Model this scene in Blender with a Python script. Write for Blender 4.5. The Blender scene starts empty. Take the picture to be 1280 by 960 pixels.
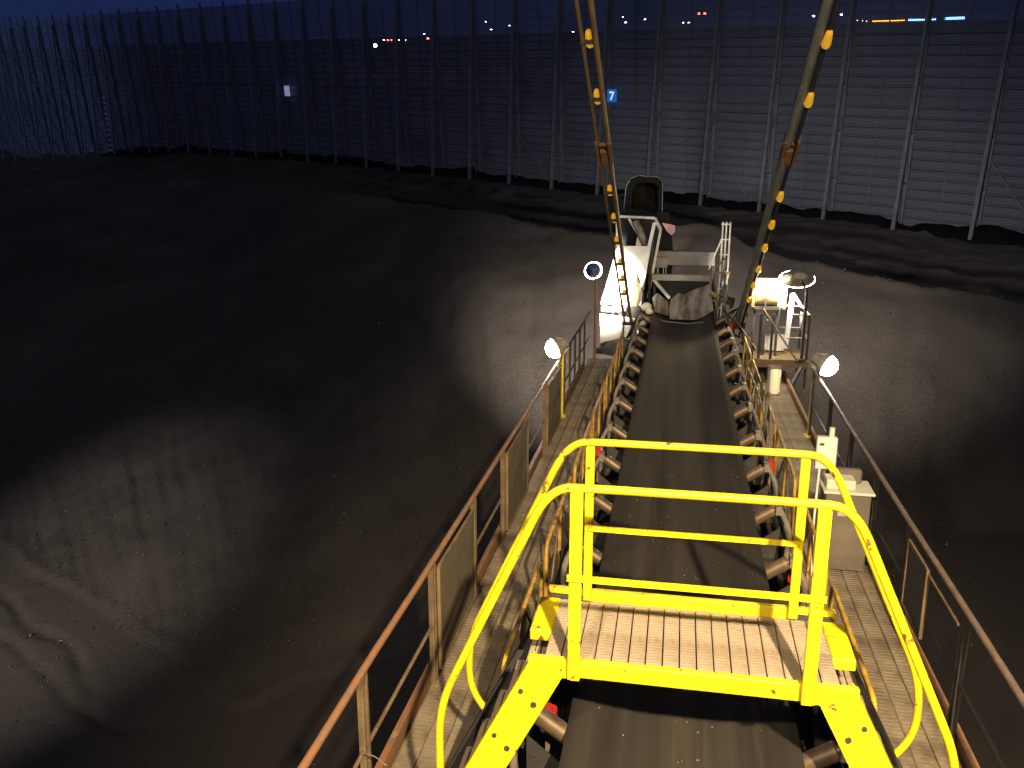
import bpy, math, random
from mathutils import Vector, Matrix, noise
random.seed(7)
R = math.radians
scene = bpy.context.scene
COL = scene.collection

# ------------------------------------------------------------------ camera, world, light, exposure
# boom frame: X across the boom, Y along the boom (away from the cab), Z normal to the belt.
DECL = 8.0                                  # the boom dips 8 degrees
CAM_B = Vector((-0.15, 0.0, 3.4))           # eye point in the boom frame
CAM_W = Vector((0.0, 0.0, 14.0))            # eye point in the world (ground is z = 0)
ROTB = Matrix.Rotation(R(-DECL), 4, 'X')
B = Matrix.Translation(CAM_W) @ ROTB @ Matrix.Translation(-CAM_B)
right = Vector((0.98234380, 0.18708146, -0.00108725))
down = Vector((0.04467280, -0.24020736, -0.96969313))
fwd = Vector((-0.18167277, 0.95252346, -0.24432367))
cm = Matrix.Identity(4)
for i in range(3):
    cm[i][0] = right[i]; cm[i][1] = -down[i]; cm[i][2] = -fwd[i]; cm[i][3] = CAM_B[i]
cam = bpy.data.cameras.new('camera')
cam.sensor_width = 36.0
cam.lens = 1090.0 / 1280.0 * 36.0
cam.clip_start = 0.05
cam.clip_end = 4000
camo = bpy.data.objects.new('camera', cam)
COL.objects.link(camo)
camo.matrix_world = B @ cm
scene.camera = camo

world = bpy.data.worlds.new('World')
scene.world = world
world.use_nodes = True
nt = world.node_tree
bg = nt.nodes['Background']
# dusk sky: the last blue of twilight, a little paler at the horizon all the way round
tcw = nt.nodes.new('ShaderNodeTexCoord')
sep = nt.nodes.new('ShaderNodeSeparateXYZ')
nt.links.new(tcw.outputs['Generated'], sep.inputs[0])
rmp = nt.nodes.new('ShaderNodeValToRGB')
for e_, (p_, c_) in zip([rmp.color_ramp.elements[0], rmp.color_ramp.elements[1], rmp.color_ramp.elements.new(0.25)],
                        [(0.0, (0.10, 0.165, 0.62, 1)), (1.0, (0.035, 0.06, 0.30, 1)), (0.25, (0.06, 0.11, 0.72, 1))]):
    e_.position = p_; e_.color = c_
nt.links.new(sep.outputs[2], rmp.inputs[0])
nt.links.new(rmp.outputs[0], bg.inputs[0])
bg.inputs[1].default_value = 0.10

scene.view_settings.view_transform = 'Standard'
scene.view_settings.look = 'None'
scene.view_settings.exposure = 0.0
scene.view_settings.gamma = 1.0
scene.render.engine = 'CYCLES'
cy = scene.cycles
cy.use_denoising = True
try:
    cy.denoiser = 'OPENIMAGEDENOISE'
except Exception:
    pass
cy.max_bounces = 6
cy.transparent_max_bounces = 24
cy.sample_clamp_indirect = 4.0
cy.caustics_reflective = False
cy.caustics_refractive = False

def spot(name, pos, target, watts, angle, blend, color, radius=0.12):
    l = bpy.data.lights.new(name, 'SPOT')
    l.energy = watts; l.spot_size = R(angle); l.spot_blend = blend
    l.color = color; l.shadow_soft_size = radius
    o = bpy.data.objects.new(name, l)
    COL.objects.link(o)
    pos = Vector(pos); d = Vector(target) - pos
    o.matrix_world = Matrix.Translation(pos) @ d.to_track_quat('-Z', 'Y').to_matrix().to_4x4()
    return o

WARM = (1.0, 0.78, 0.46)
NEUT = (1.0, 0.90, 0.77)
# the two work lamps over the cab, behind and above the eye point
spot('cab_work_light', B @ Vector((1.85, -2.4, 6.3)), B @ Vector((0.55, 5.2, 0)), 11000, 54, 0.75, WARM, 0.10)
spot('cab_work_light', B @ Vector((-1.75, -2.4, 6.3)), B @ Vector((0.0, 5.6, 0)), 2600, 58, 0.7, WARM, 0.10)
spot('stay_fill_light', B @ Vector((1.85, -2.4, 6.45)), B @ Vector((0.3, 12.0, 4.6)), 4200, 46, 0.8, WARM, 0.10)  # unseen fill added beside the right cab lamp to brighten the stays
spot('cab_spill_fill', B @ Vector((2.4, -2.4, 6.3)), (6.5, 13.5, 0), 3000, 48, 0.9, WARM, 0.10)  # extra spot, added to make up the cab lamps' spill at the right
# portal lamp throwing the pool on the coal at the left
spot('portal_flood_light', (-17.5, -3.0, 13.0), (-16.2, 16.4, 0.6), 25000, 27, 1.0, (1.0, 0.90, 0.78), 0.12)
# bluish mercury floods on the yard mast far behind the cab
spot('yard_mast_light', (-30.0, -55.0, 34.0), (2.0, 45.0, 6.0), 12000, 75, 0.6, (0.36, 0.60, 1.0), 0.6)
# added unseen bluish fill, imitating mist over the far left of the windbreak
spot('mist_fill_light', (-120.0, 62.0, 22.0), (-94.0, 118.0, 7.0), 20000, 62, 1.0, (0.34, 0.52, 1.0), 0.4)
# (the four boom floodlights carry their own lights, see make_floodlight)

# ------------------------------------------------------------------ materials
MATS = {}
def nodes(m):
    m.use_nodes = True
    return m.node_tree, m.node_tree.nodes['Principled BSDF']

def mat(name, c1, c2=None, rough=0.6, metal=0.0, scale=6.0, lo=0.35, hi=0.65, bump=0.0, bscale=40.0,
        stretch=(1, 1, 1), c3=None, c3lo=0.62, c3hi=0.7, c3scale=9.0, spec=0.5, emit=None, estr=0.0):
    m = bpy.data.materials.new(name)
    t, p = nodes(m)
    N, L = t.nodes, t.links
    p.inputs['Roughness'].default_value = rough
    p.inputs['Metallic'].default_value = metal
    p.inputs['Specular IOR Level'].default_value = spec
    tc = N.new('ShaderNodeTexCoord')
    mp = N.new('ShaderNodeMapping'); mp.inputs['Scale'].default_value = stretch
    L.new(tc.outputs['Object'], mp.inputs[0])
    if c2 is None: c2 = tuple(x * 0.75 for x in c1)
    nz = N.new('ShaderNodeTexNoise'); nz.inputs['Scale'].default_value = scale; nz.inputs['Detail'].default_value = 6
    L.new(mp.outputs[0], nz.inputs['Vector'])
    rp = N.new('ShaderNodeValToRGB')
    rp.color_ramp.elements[0].position = lo; rp.color_ramp.elements[0].color = (*c1, 1)
    rp.color_ramp.elements[1].position = hi; rp.color_ramp.elements[1].color = (*c2, 1)
    L.new(nz.outputs['Fac'], rp.inputs[0])
    out = rp.outputs[0]
    if c3:
        n3 = N.new('ShaderNodeTexNoise'); n3.inputs['Scale'].default_value = c3scale; n3.inputs['Detail'].default_value = 8
        n3.inputs['Roughness'].default_value = 0.65
        L.new(mp.outputs[0], n3.inputs['Vector'])
        r3 = N.new('ShaderNodeValToRGB')
        r3.color_ramp.elements[0].position = c3lo; r3.color_ramp.elements[1].position = c3hi
        L.new(n3.outputs['Fac'], r3.inputs[0])
        mx = N.new('ShaderNodeMixRGB'); mx.inputs[2].default_value = (*c3, 1)
        L.new(r3.outputs[0], mx.inputs[0]); L.new(out, mx.inputs[1])
        out = mx.outputs[0]
    L.new(out, p.inputs['Base Color'])
    if bump:
        nb = N.new('ShaderNodeTexNoise'); nb.inputs['Scale'].default_value = bscale; nb.inputs['Detail'].default_value = 5
        L.new(mp.outputs[0], nb.inputs['Vector'])
        bp = N.new('ShaderNodeBump'); bp.inputs['Strength'].default_value = bump; bp.inputs['Distance'].default_value = 0.02
        L.new(nb.outputs['Fac'], bp.inputs['Height']); L.new(bp.outputs[0], p.inputs['Normal'])
    if emit:
        p.inputs['Emission Color'].default_value = (*emit, 1); p.inputs['Emission Strength'].default_value = estr
    MATS[name] = m
    return m

def emat(name, c, s):
    return mat(name, c, c, emit=c, estr=s)

M_YEL = mat('yellow_paint', (0.82, 0.66, 0.010), (0.66, 0.46, 0.012), 0.45, scale=6, c3=(0.14, 0.06, 0.022), c3lo=0.61, c3hi=0.66, c3scale=10, bump=0.15, bscale=60)
M_OCH = mat('worn_ochre_paint', (0.60, 0.36, 0.03), (0.32, 0.17, 0.04), 0.55, scale=9, c3=(0.10, 0.05, 0.03), c3lo=0.55, c3hi=0.66, c3scale=16, bump=0.2)
M_GRT = mat('dusty_galvanised_grating', (0.42, 0.335, 0.25), (0.30, 0.235, 0.17), 0.7, scale=4, c3=(0.15, 0.11, 0.08), c3lo=0.58, c3hi=0.75, bump=0.2)
M_GRT2 = mat('worn_walkway_grating', (0.25, 0.20, 0.14), (0.15, 0.115, 0.08), 0.75, scale=3, c3=(0.07, 0.055, 0.045), c3lo=0.55, c3hi=0.75, c3scale=3, bump=0.2)
M_RUST = mat('rusty_painted_tube', (0.30, 0.13, 0.055), (0.20, 0.12, 0.08), 0.65, scale=7, c3=(0.36, 0.25, 0.10), c3lo=0.60, c3hi=0.68, c3scale=12, bump=0.25)
M_BRN = mat('weathered_ochre_steel', (0.20, 0.14, 0.07), (0.13, 0.085, 0.05), 0.7, scale=5, c3=(0.26, 0.17, 0.06), c3lo=0.58, c3hi=0.7, bump=0.2)
M_PANEL = mat('dirty_mesh_panel', (0.17, 0.14, 0.09), (0.12, 0.095, 0.065), 0.8, scale=2.5, c3=(0.08, 0.06, 0.045), c3lo=0.55, c3hi=0.75, c3scale=3)
M_DARK = mat('dark_sooty_shaded_steel', (0.045, 0.040, 0.036), (0.03, 0.027, 0.026), 0.75, scale=5, c3=(0.10, 0.06, 0.035), c3lo=0.6, c3hi=0.72, bump=0.3)
M_SOOT = mat('soot_covered_sheet', (0.07, 0.06, 0.05), (0.045, 0.038, 0.034), 0.85, scale=3, bump=0.2)
M_BELT = mat('dusty_belt_rubber', (0.056, 0.047, 0.041), (0.026, 0.023, 0.021), 0.92, spec=0.15, scale=5.0, stretch=(1, 0.035, 1),
             c3=(0.085, 0.068, 0.052), c3lo=0.58, c3hi=0.78, c3scale=4.0, bump=0.12, bscale=90, lo=0.3, hi=0.7)
M_ROLL = mat('worn_roller_steel', (0.26, 0.18, 0.115), (0.13, 0.092, 0.065), 0.45, metal=0.5, scale=5, c3=(0.05, 0.04, 0.035), c3lo=0.52, c3hi=0.7, c3scale=3)
M_GPIPE = mat('grey_bracket_steel', (0.23, 0.195, 0.155), (0.13, 0.105, 0.085), 0.6, scale=8, c3=(0.11, 0.08, 0.06), c3lo=0.58, c3hi=0.7, bump=0.2)
M_WHITE = mat('white_painted_steel', (0.78, 0.75, 0.68), (0.62, 0.58, 0.50), 0.5, scale=4, c3=(0.16, 0.12, 0.08), c3lo=0.70, c3hi=0.78, c3scale=6)
M_CREAM = mat('cream_enclosure', (0.66, 0.63, 0.50), (0.56, 0.52, 0.40), 0.5, scale=5)
M_CAB = mat('dusty_grey_cabinet', (0.17, 0.14, 0.112), (0.11, 0.09, 0.073), 0.7, scale=3, c3=(0.26, 0.21, 0.16), c3lo=0.6, c3hi=0.75, c3scale=6)
M_DUST0 = mat('pale_label', (0.5, 0.47, 0.4), (0.4, 0.37, 0.3), 0.6)
M_RED = mat('red_plastic', (0.55, 0.03, 0.02), (0.40, 0.025, 0.02), 0.4)
M_PINK = mat('faded_pink_cloth', (0.75, 0.42, 0.46), (0.66, 0.36, 0.42), 0.9)
M_ROPE = mat('grey_green_stay_pipe', (0.30, 0.32, 0.26), (0.22, 0.24, 0.20), 0.55, scale=3, c3=(0.13, 0.09, 0.05), c3lo=0.6, c3hi=0.7)
M_ROD = mat('worn_yellow_brown_rod', (0.34, 0.22, 0.09), (0.24, 0.15, 0.07), 0.55, scale=4)
M_AMB = mat('amber_reflector', (0.85, 0.42, 0.03), (0.75, 0.34, 0.02), 0.3, emit=(1.0, 0.5, 0.03), estr=0.45)  # reflectors made to glow, emission added for thrown-back light
M_CLEV = mat('rusty_clevis', (0.34, 0.17, 0.05), (0.22, 0.11, 0.05), 0.6, scale=7)
M_LENS = emat('floodlight_lens_glow', (1.0, 0.95, 0.86), 60.0)
M_CASE = mat('aluminium_lamp_case', (0.45, 0.42, 0.36), (0.33, 0.30, 0.25), 0.5, metal=0.3, scale=9)
M_BLUECASE = mat('blue_lamp_back', (0.05, 0.09, 0.22), (0.04, 0.06, 0.15), 0.5)
M_TUBE = mat('cream_lamp_diffuser', (0.75, 0.68, 0.48), (0.68, 0.6, 0.42), 0.4, emit=(1.0, 0.85, 0.5), estr=0.25)
M_COLM = mat('galvanised_fence_column', (0.24, 0.245, 0.26), (0.16, 0.165, 0.18), 0.6, scale=1.5, c3=(0.12, 0.12, 0.125), c3lo=0.6, c3hi=0.75, c3scale=2)
M_BLACKR = mat('black_rubber', (0.009, 0.0085, 0.008), (0.006, 0.006, 0.006), 0.8, bump=0.2)
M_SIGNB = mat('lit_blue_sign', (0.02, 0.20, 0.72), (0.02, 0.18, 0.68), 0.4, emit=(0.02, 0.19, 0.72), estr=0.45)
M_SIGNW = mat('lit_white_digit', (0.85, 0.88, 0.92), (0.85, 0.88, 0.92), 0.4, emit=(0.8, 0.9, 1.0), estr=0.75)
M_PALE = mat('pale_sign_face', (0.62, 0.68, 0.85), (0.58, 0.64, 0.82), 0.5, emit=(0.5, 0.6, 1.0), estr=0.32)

# perforated windbreak sheet: rows of small punched holes
def fence_mat():
    m = bpy.data.materials.new('perforated_windbreak_sheet')
    t, p = nodes(m); N, L = t.nodes, t.links
    tc = N.new('ShaderNodeTexCoord')
    nz = N.new('ShaderNodeTexNoise'); nz.inputs['Scale'].default_value = 0.35; nz.inputs['Detail'].default_value = 5
    L.new(tc.outputs['Object'], nz.inputs['Vector'])
    rp = N.new('ShaderNodeValToRGB')
    rp.color_ramp.elements[0].position = 0.3; rp.color_ramp.elements[0].color = (0.205, 0.23, 0.285, 1)
    rp.color_ramp.elements[1].position = 0.7; rp.color_ramp.elements[1].color = (0.125, 0.14, 0.18, 1)
    L.new(nz.outputs['Fac'], rp.inputs[0]); L.new(rp.outputs[0], p.inputs['Base Color'])
    p.inputs['Roughness'].default_value = 0.6
    sx = N.new('ShaderNodeSeparateXYZ'); L.new(tc.outputs['Object'], sx.inputs[0])
    def dots(o, k):
        a = N.new('ShaderNodeMath'); a.operation = 'MULTIPLY'; a.inputs[1].default_value = k; L.new(o, a.inputs[0])
        s = N.new('ShaderNodeMath'); s.operation = 'SINE'; L.new(a.outputs[0], s.inputs[0]); return s.outputs[0]
    ad = N.new('ShaderNodeMath'); ad.operation = 'ADD'
    L.new(dots(sx.outputs[0], 2 * math.pi / 0.085), ad.inputs[0]); L.new(dots(sx.outputs[2], 2 * math.pi / 0.085), ad.inputs[1])
    gt = N.new('ShaderNodeMath'); gt.operation = 'GREATER_THAN'; gt.inputs[1].default_value = 0.85
    L.new(ad.outputs[0], gt.inputs[0])
    tr = N.new('ShaderNodeBsdfTransparent'); mx = N.new('ShaderNodeMixShader')
    L.new(gt.outputs[0], mx.inputs[0]); L.new(p.outputs[0], mx.inputs[1]); L.new(tr.outputs[0], mx.inputs[2])
    L.new(mx.outputs[0], N['Material Output'].inputs['Surface'])
    return m
M_FENCE = fence_mat()

def coal_mat(name, ca, cb, cdust, dlo, dhi):
    m = bpy.data.materials.new(name)
    t, p = nodes(m); N, L = t.nodes, t.links
    tc = N.new('ShaderNodeTexCoord')
    n1 = N.new('ShaderNodeTexNoise'); n1.inputs['Scale'].default_value = 16; n1.inputs['Detail'].default_value = 10; n1.inputs['Roughness'].default_value = 0.72
    L.new(tc.outputs['Object'], n1.inputs['Vector'])
    r1 = N.new('ShaderNodeValToRGB')
    r1.color_ramp.elements[0].position = 0.36; r1.color_ramp.elements[0].color = (*ca, 1)
    r1.color_ramp.elements[1].position = 0.66; r1.color_ramp.elements[1].color = (*cb, 1)
    L.new(n1.outputs['Fac'], r1.inputs[0])
    n2 = N.new('ShaderNodeTexNoise'); n2.inputs['Scale'].default_value = 0.22; n2.inputs['Detail'].default_value = 7
    L.new(tc.outputs['Object'], n2.inputs['Vector'])
    r2 = N.new('ShaderNodeValToRGB'); r2.color_ramp.elements[0].position = dlo; r2.color_ramp.elements[1].position = dhi
    L.new(n2.outputs['Fac'], r2.inputs[0])
    mx = N.new('ShaderNodeMixRGB'); mx.inputs[2].default_value = (*cdust, 1)
    L.new(r2.outputs[0], mx.inputs[0]); L.new(r1.outputs[0], mx.inputs[1])
    out = mx.outputs[0]
    if name == 'coal_dust_surface':
        for an, cc in (('far_lit', (0.145, 0.131, 0.120)), ('dark_band', (0.011, 0.010, 0.010))):
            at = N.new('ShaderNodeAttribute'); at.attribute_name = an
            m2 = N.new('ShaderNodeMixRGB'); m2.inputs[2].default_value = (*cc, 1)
            if an == 'far_lit':
                r3 = N.new('ShaderNodeMixRGB'); r3.blend_type = 'MULTIPLY'; r3.inputs[0].default_value = 1.0  # coal colour multiplied up in place of lamplight
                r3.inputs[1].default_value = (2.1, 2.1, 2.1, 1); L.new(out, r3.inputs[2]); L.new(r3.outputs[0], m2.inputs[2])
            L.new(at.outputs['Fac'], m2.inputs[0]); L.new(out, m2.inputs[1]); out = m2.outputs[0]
    L.new(out, p.inputs['Base Color'])
    p.inputs['Roughness'].default_value = 1.0
    p.inputs['Specular IOR Level'].default_value = 0.06
    nb = N.new('ShaderNodeTexNoise'); nb.inputs['Scale'].default_value = 24; nb.inputs['Detail'].default_value = 9; nb.inputs['Roughness'].default_value = 0.75
    L.new(tc.outputs['Object'], nb.inputs['Vector'])
    bp = N.new('ShaderNodeBump'); bp.inputs['Strength'].default_value = 0.7; bp.inputs['Distance'].default_value = 0.03
    L.new(nb.outputs['Fac'], bp.inputs['Height']); L.new(bp.outputs[0], p.inputs['Normal'])
    return m
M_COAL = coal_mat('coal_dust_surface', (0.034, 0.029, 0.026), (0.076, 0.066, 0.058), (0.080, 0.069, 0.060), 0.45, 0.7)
M_YARD = coal_mat('coal_stained_yard', (0.050, 0.043, 0.038), (0.078, 0.066, 0.057), (0.065, 0.055, 0.048), 0.4, 0.7)
M_BLACKCOAL = coal_mat('black_coal', (0.010, 0.0095, 0.009), (0.018, 0.017, 0.017), (0.014, 0.013, 0.013), 0.45, 0.7)
M_LUMP = mat('coal_lump', (0.045, 0.042, 0.040), (0.025, 0.024, 0.023), 0.5, spec=0.5, scale=12)
M_STONE = mat('pale_stone_chip', (0.42, 0.39, 0.34), (0.30, 0.28, 0.25), 0.6, scale=9)

# ------------------------------------------------------------------ mesh helpers
class MB:
    def __init__(s, off=(0, 0, 0)):
        s.v = []; s.f = []; s.sm = []; s.off = Vector(off)
    def add(s, vs, fs, smooth=False):
        n = len(s.v)
        s.v += [Vector(p) - s.off for p in vs]
        s.f += [tuple(n + i for i in f) for f in fs]
        s.sm += [smooth] * len(fs)
    def box(s, c, d, rot=None):
        c = Vector(c); hx, hy, hz = d[0] / 2, d[1] / 2, d[2] / 2
        vs = [Vector((x, y, z)) for x in (-hx, hx) for y in (-hy, hy) for z in (-hz, hz)]
        if rot: vs = [rot @ p for p in vs]
        s.add([p + c for p in vs], [(0, 1, 3, 2), (4, 6, 7, 5), (0, 4, 5, 1), (2, 3, 7, 6), (0, 2, 6, 4), (1, 5, 7, 3)])
    def bbox(s, c, d, b=0.01):
        # box with chamfered vertical-section edges (chamfer on all 12 edges)
        c = Vector(c); h = Vector(d) / 2; b = min(b, min(h) * 0.45)
        vs = []; idx = {}
        for sx in (-1, 1):
            for sy in (-1, 1):
                for sz in (-1, 1):
                    for ax in range(3):
                        p = Vector((sx * h.x, sy * h.y, sz * h.z))
                        for k in range(3):
                            if k != ax: p[k] -= (sx, sy, sz)[k] * b
                        idx[(sx, sy, sz, ax)] = len(vs); vs.append(p + c)
        fs = []
        for ax in range(3):
            o1, o2 = [(1, 2), (2, 0), (0, 1)][ax]
            for sg in (-1, 1):
                q = []
                for a, bb in ((-1, -1), (1, -1), (1, 1), (-1, 1)):
                    t = [0, 0, 0]; t[ax] = sg; t[o1] = a; t[o2] = bb
                    q.append(idx[(*t, ax)])
                fs.append(tuple(q if sg > 0 else q[::-1]))
        for ax in range(3):
            o1, o2 = [(1, 2), (2, 0), (0, 1)][ax]
            for a in (-1, 1):
                for bb in (-1, 1):
                    t0 = [0, 0, 0]; t1 = [0, 0, 0]
                    t0[ax] = -1; t1[ax] = 1
                    for t in (t0, t1): t[o1] = a; t[o2] = bb
                    q = [idx[(*t0, o1)], idx[(*t1, o1)], idx[(*t1, o2)], idx[(*t0, o2)]]
                    fs.append(tuple(q if a * bb < 0 else q[::-1]))
        for sx in (-1, 1):
            for sy in (-1, 1):
                for sz in (-1, 1):
                    q = [idx[(sx, sy, sz, k)] for k in range(3)]
                    fs.append(tuple(q if sx * sy * sz > 0 else q[::-1]))
        s.add(vs, fs)
    def bar(s, p0, p1, w, h, up=(0, 0, 1)):
        p0, p1 = Vector(p0), Vector(p1)
        d = (p1 - p0); ln = d.length; d.normalize()
        up = Vector(up)
        if abs(d.dot(up)) > 0.97: up = Vector((0, 1, 0))
        x = d.cross(up).normalized(); z = x.cross(d).normalized()
        vs = []
        for q in (p0, p1):
            for a, b in ((-1, -1), (1, -1), (1, 1), (-1, 1)):
                vs.append(q + x * (a * w / 2) + z * (b * h / 2))
        s.add(vs, [(3, 2, 1, 0), (4, 5, 6, 7), (0, 1, 5, 4), (1, 2, 6, 5), (2, 3, 7, 6), (3, 0, 4, 7)])
    def tube(s, pts, r, n=8, cap=True):
        pts = [Vector(p) for p in pts]
        if not hasattr(r, '__len__'): r = [r] * len(pts)
        vs = []; fs = []
        ref = None
        for i, p in enumerate(pts):
            a = pts[max(i - 1, 0)]; b = pts[min(i + 1, len(pts) - 1)]
            d = (b - a).normalized()
            if ref is None:
                ref = Vector((0, 0, 1)) if abs(d.z) < 0.9 else Vector((0, 1, 0))
            x = d.cross(ref).normalized(); ref = x.cross(d).normalized()
            k = 1.0
            if 0 < i < len(pts) - 1:
                c = (pts[i] - a).normalized().dot((b - pts[i]).normalized())
                k = 1.0 / max(0.75, math.sqrt((1 + c) / 2))
            for j in range(n):
                t = 2 * math.pi * j / n
                vs.append(p + (x * math.cos(t) + ref * math.sin(t)) * r[i] * (k if False else 1))
        for i in range(len(pts) - 1):
            for j in range(n):
                k = (j + 1) % n
                fs.append((i * n + j, i * n + k, (i + 1) * n + k, (i + 1) * n + j))
        s.add(vs, fs, True)
        if cap:
            m = (len(pts) - 1) * n
            s.add([vs[j] for j in range(n)], [tuple(range(n - 1, -1, -1))])
            s.add([vs[m + j] for j in range(n)], [tuple(range(n))])
    def prism(s, poly, ax, a0, a1):
        # poly in the two other axes (cyclic order), extruded along axis ax
        o1, o2 = [(1, 2), (0, 2), (0, 1)][ax]
        vs = []
        for a in (a0, a1):
            for u, w in poly:
                p = [0, 0, 0]; p[ax] = a; p[o1] = u; p[o2] = w; vs.append(p)
        n = len(poly)
        fs = [tuple(range(n - 1, -1, -1)), tuple(range(n, 2 * n))]
        fs += [(i, (i + 1) % n, n + (i + 1) % n, n + i) for i in range(n)]
        s.add(vs, fs)
    def ball(s, c, r, nu=12, nv=8, sc=(1, 1, 1), rot=None, half=False):
        c = Vector(c); vs = []; fs = []
        top = nv // 2 if half else nv
        for i in range(top + 1):
            th = math.pi * i / nv
            for j in range(nu):
                ph = 2 * math.pi * j / nu
                p = Vector((math.sin(th) * math.cos(ph) * sc[0], math.sin(th) * math.sin(ph) * sc[1], math.cos(th) * sc[2])) * r
                vs.append((rot @ p if rot else p) + c)
        for i in range(top):
            for j in range(nu):
                k = (j + 1) % nu
                fs.append((i * nu + j, (i + 1) * nu + j, (i + 1) * nu + k, i * nu + k))
        s.add(vs, fs, True)
    def mesh(s, name, m):
        me = bpy.data.meshes.new(name)
        me.from_pydata([tuple(p) for p in s.v], [], s.f)
        me.materials.append(m)
        me.polygons.foreach_set('use_smooth', s.sm)
        me.update()
        return me
    def build(s, name, m, parent=None):
        o = bpy.data.objects.new(name, s.mesh(name, m))
        COL.objects.link(o)
        if parent: o.parent = parent
        return o

def inst(me, name, parent, loc=(0, 0, 0), rot=None, scale=None):
    o = bpy.data.objects.new(name, me)
    COL.objects.link(o); o.parent = parent; o.location = loc
    if rot: o.rotation_euler = rot
    if scale: o.scale = scale
    return o

def tag(o, label=None, cat=None, group=None, kind=None):
    if label: o['label'] = label
    if cat: o['category'] = cat
    if group: o['group'] = group
    if kind: o['kind'] = kind
    return o

def boom_thing(name, loc, label, cat, group=None):
    o = bpy.data.objects.new(name, None); COL.objects.link(o)
    o.empty_display_size = 0.2
    o.matrix_world = B @ Matrix.Translation(Vector(loc))
    return tag(o, label, cat, group)

def world_thing(name, loc, label, cat, group=None):
    o = bpy.data.objects.new(name, None); COL.objects.link(o)
    o.location = loc
    return tag(o, label, cat, group)

def smooth_path(pts, r=0.12, n=5):
    """round the corners of a polyline"""
    pts = [Vector(p) for p in pts]; out = [pts[0]]
    for i in range(1, len(pts) - 1):
        a, b, c = pts[i - 1], pts[i], pts[i + 1]
        d0 = min(r, (a - b).length * 0.45); d1 = min(r, (c - b).length * 0.45)
        p0 = b + (a - b).normalized() * d0; p1 = b + (c - b).normalized() * d1
        for k in range(n + 1):
            t = k / n
            out.append(p0 * (1 - t) ** 2 + b * 2 * t * (1 - t) + p1 * t * t)
    out.append(pts[-1])
    return out

def interp(tab, x):
    if x <= tab[0][0]: return tab[0][1]
    for (x0, y0), (x1, y1) in zip(tab, tab[1:]):
        if x <= x1:
            t = (x - x0) / (x1 - x0); t = t * t * (3 - 2 * t) * 0.5 + t * 0.5
            return y0 + (y1 - y0) * t
    return tab[-1][1]

def nz(x, y, z=0.0): return noise.noise(Vector((x, y, z)))
def fbm(x, y, z=0.0, o=4):
    a = 1.0; s = 0.0
    for i in range(o):
        s += a * noise.noise(Vector((x, y, z + 7.3 * i))); x *= 2.03; y *= 2.03; a *= 0.5
    return s

# ------------------------------------------------------------------ ground, coal heap
FK, FY0 = 0.555, 66.4                       # the windbreak stands along y = FY0 - FK * x
TOE = [(-2.2, 26), (-1.05, 19.0), (-0.9, 17.6), (-0.78, 15.2), (-0.66, 14.6), (-0.4, 16), (0.0, 20), (0.33, 23.4), (0.45, 24.5), (1.0, 30), (2.2, 40)]
CRY = [(-2.2, 70), (-0.7, 60), (-0.45, 48), (-0.23, 38), (-0.08, 34), (0.0, 32.5), (0.05, 32.5), (0.13, 33), (0.27, 31.5), (0.40, 31.5), (1.0, 40), (2.2, 60)]
CRS = [(-2.2, .150), (-0.7, .150), (-0.45, .172), (-0.23, .198), (-0.156, .216), (-0.08, .2236), (-0.01, .212), (0.035, .212), (0.085, .2376), (0.134, .2505), (0.264, .2796), (0.372, .292), (0.6, .29), (2.2, .2)]
FEZ = [(-2.2, -3), (-0.86, -3.0), (-0.72, 0.0), (-0.588, 1.7), (-0.39, 2.2), (-0.23, 2.0), (0.0, 1.9), (0.4, 1.6), (2.2, 1.0)]
LIP = [0.52, 0.62, 0.71, 0.83]
def fence_y(r): return FY0 / (1 + FK * r) if (1 + FK * r) > 0.2 else 330.0

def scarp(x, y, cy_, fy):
    """small slump steps on the far coal: rise in metres, and whether the point lies in the dark band on a step"""
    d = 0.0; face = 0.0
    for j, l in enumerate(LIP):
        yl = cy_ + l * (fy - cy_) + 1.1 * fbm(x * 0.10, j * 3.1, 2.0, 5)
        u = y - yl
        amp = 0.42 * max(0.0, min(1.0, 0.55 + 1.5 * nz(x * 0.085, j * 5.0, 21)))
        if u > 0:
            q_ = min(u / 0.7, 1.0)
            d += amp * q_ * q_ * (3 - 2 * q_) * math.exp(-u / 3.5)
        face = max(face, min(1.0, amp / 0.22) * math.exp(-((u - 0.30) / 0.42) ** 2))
    return d, face

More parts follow.
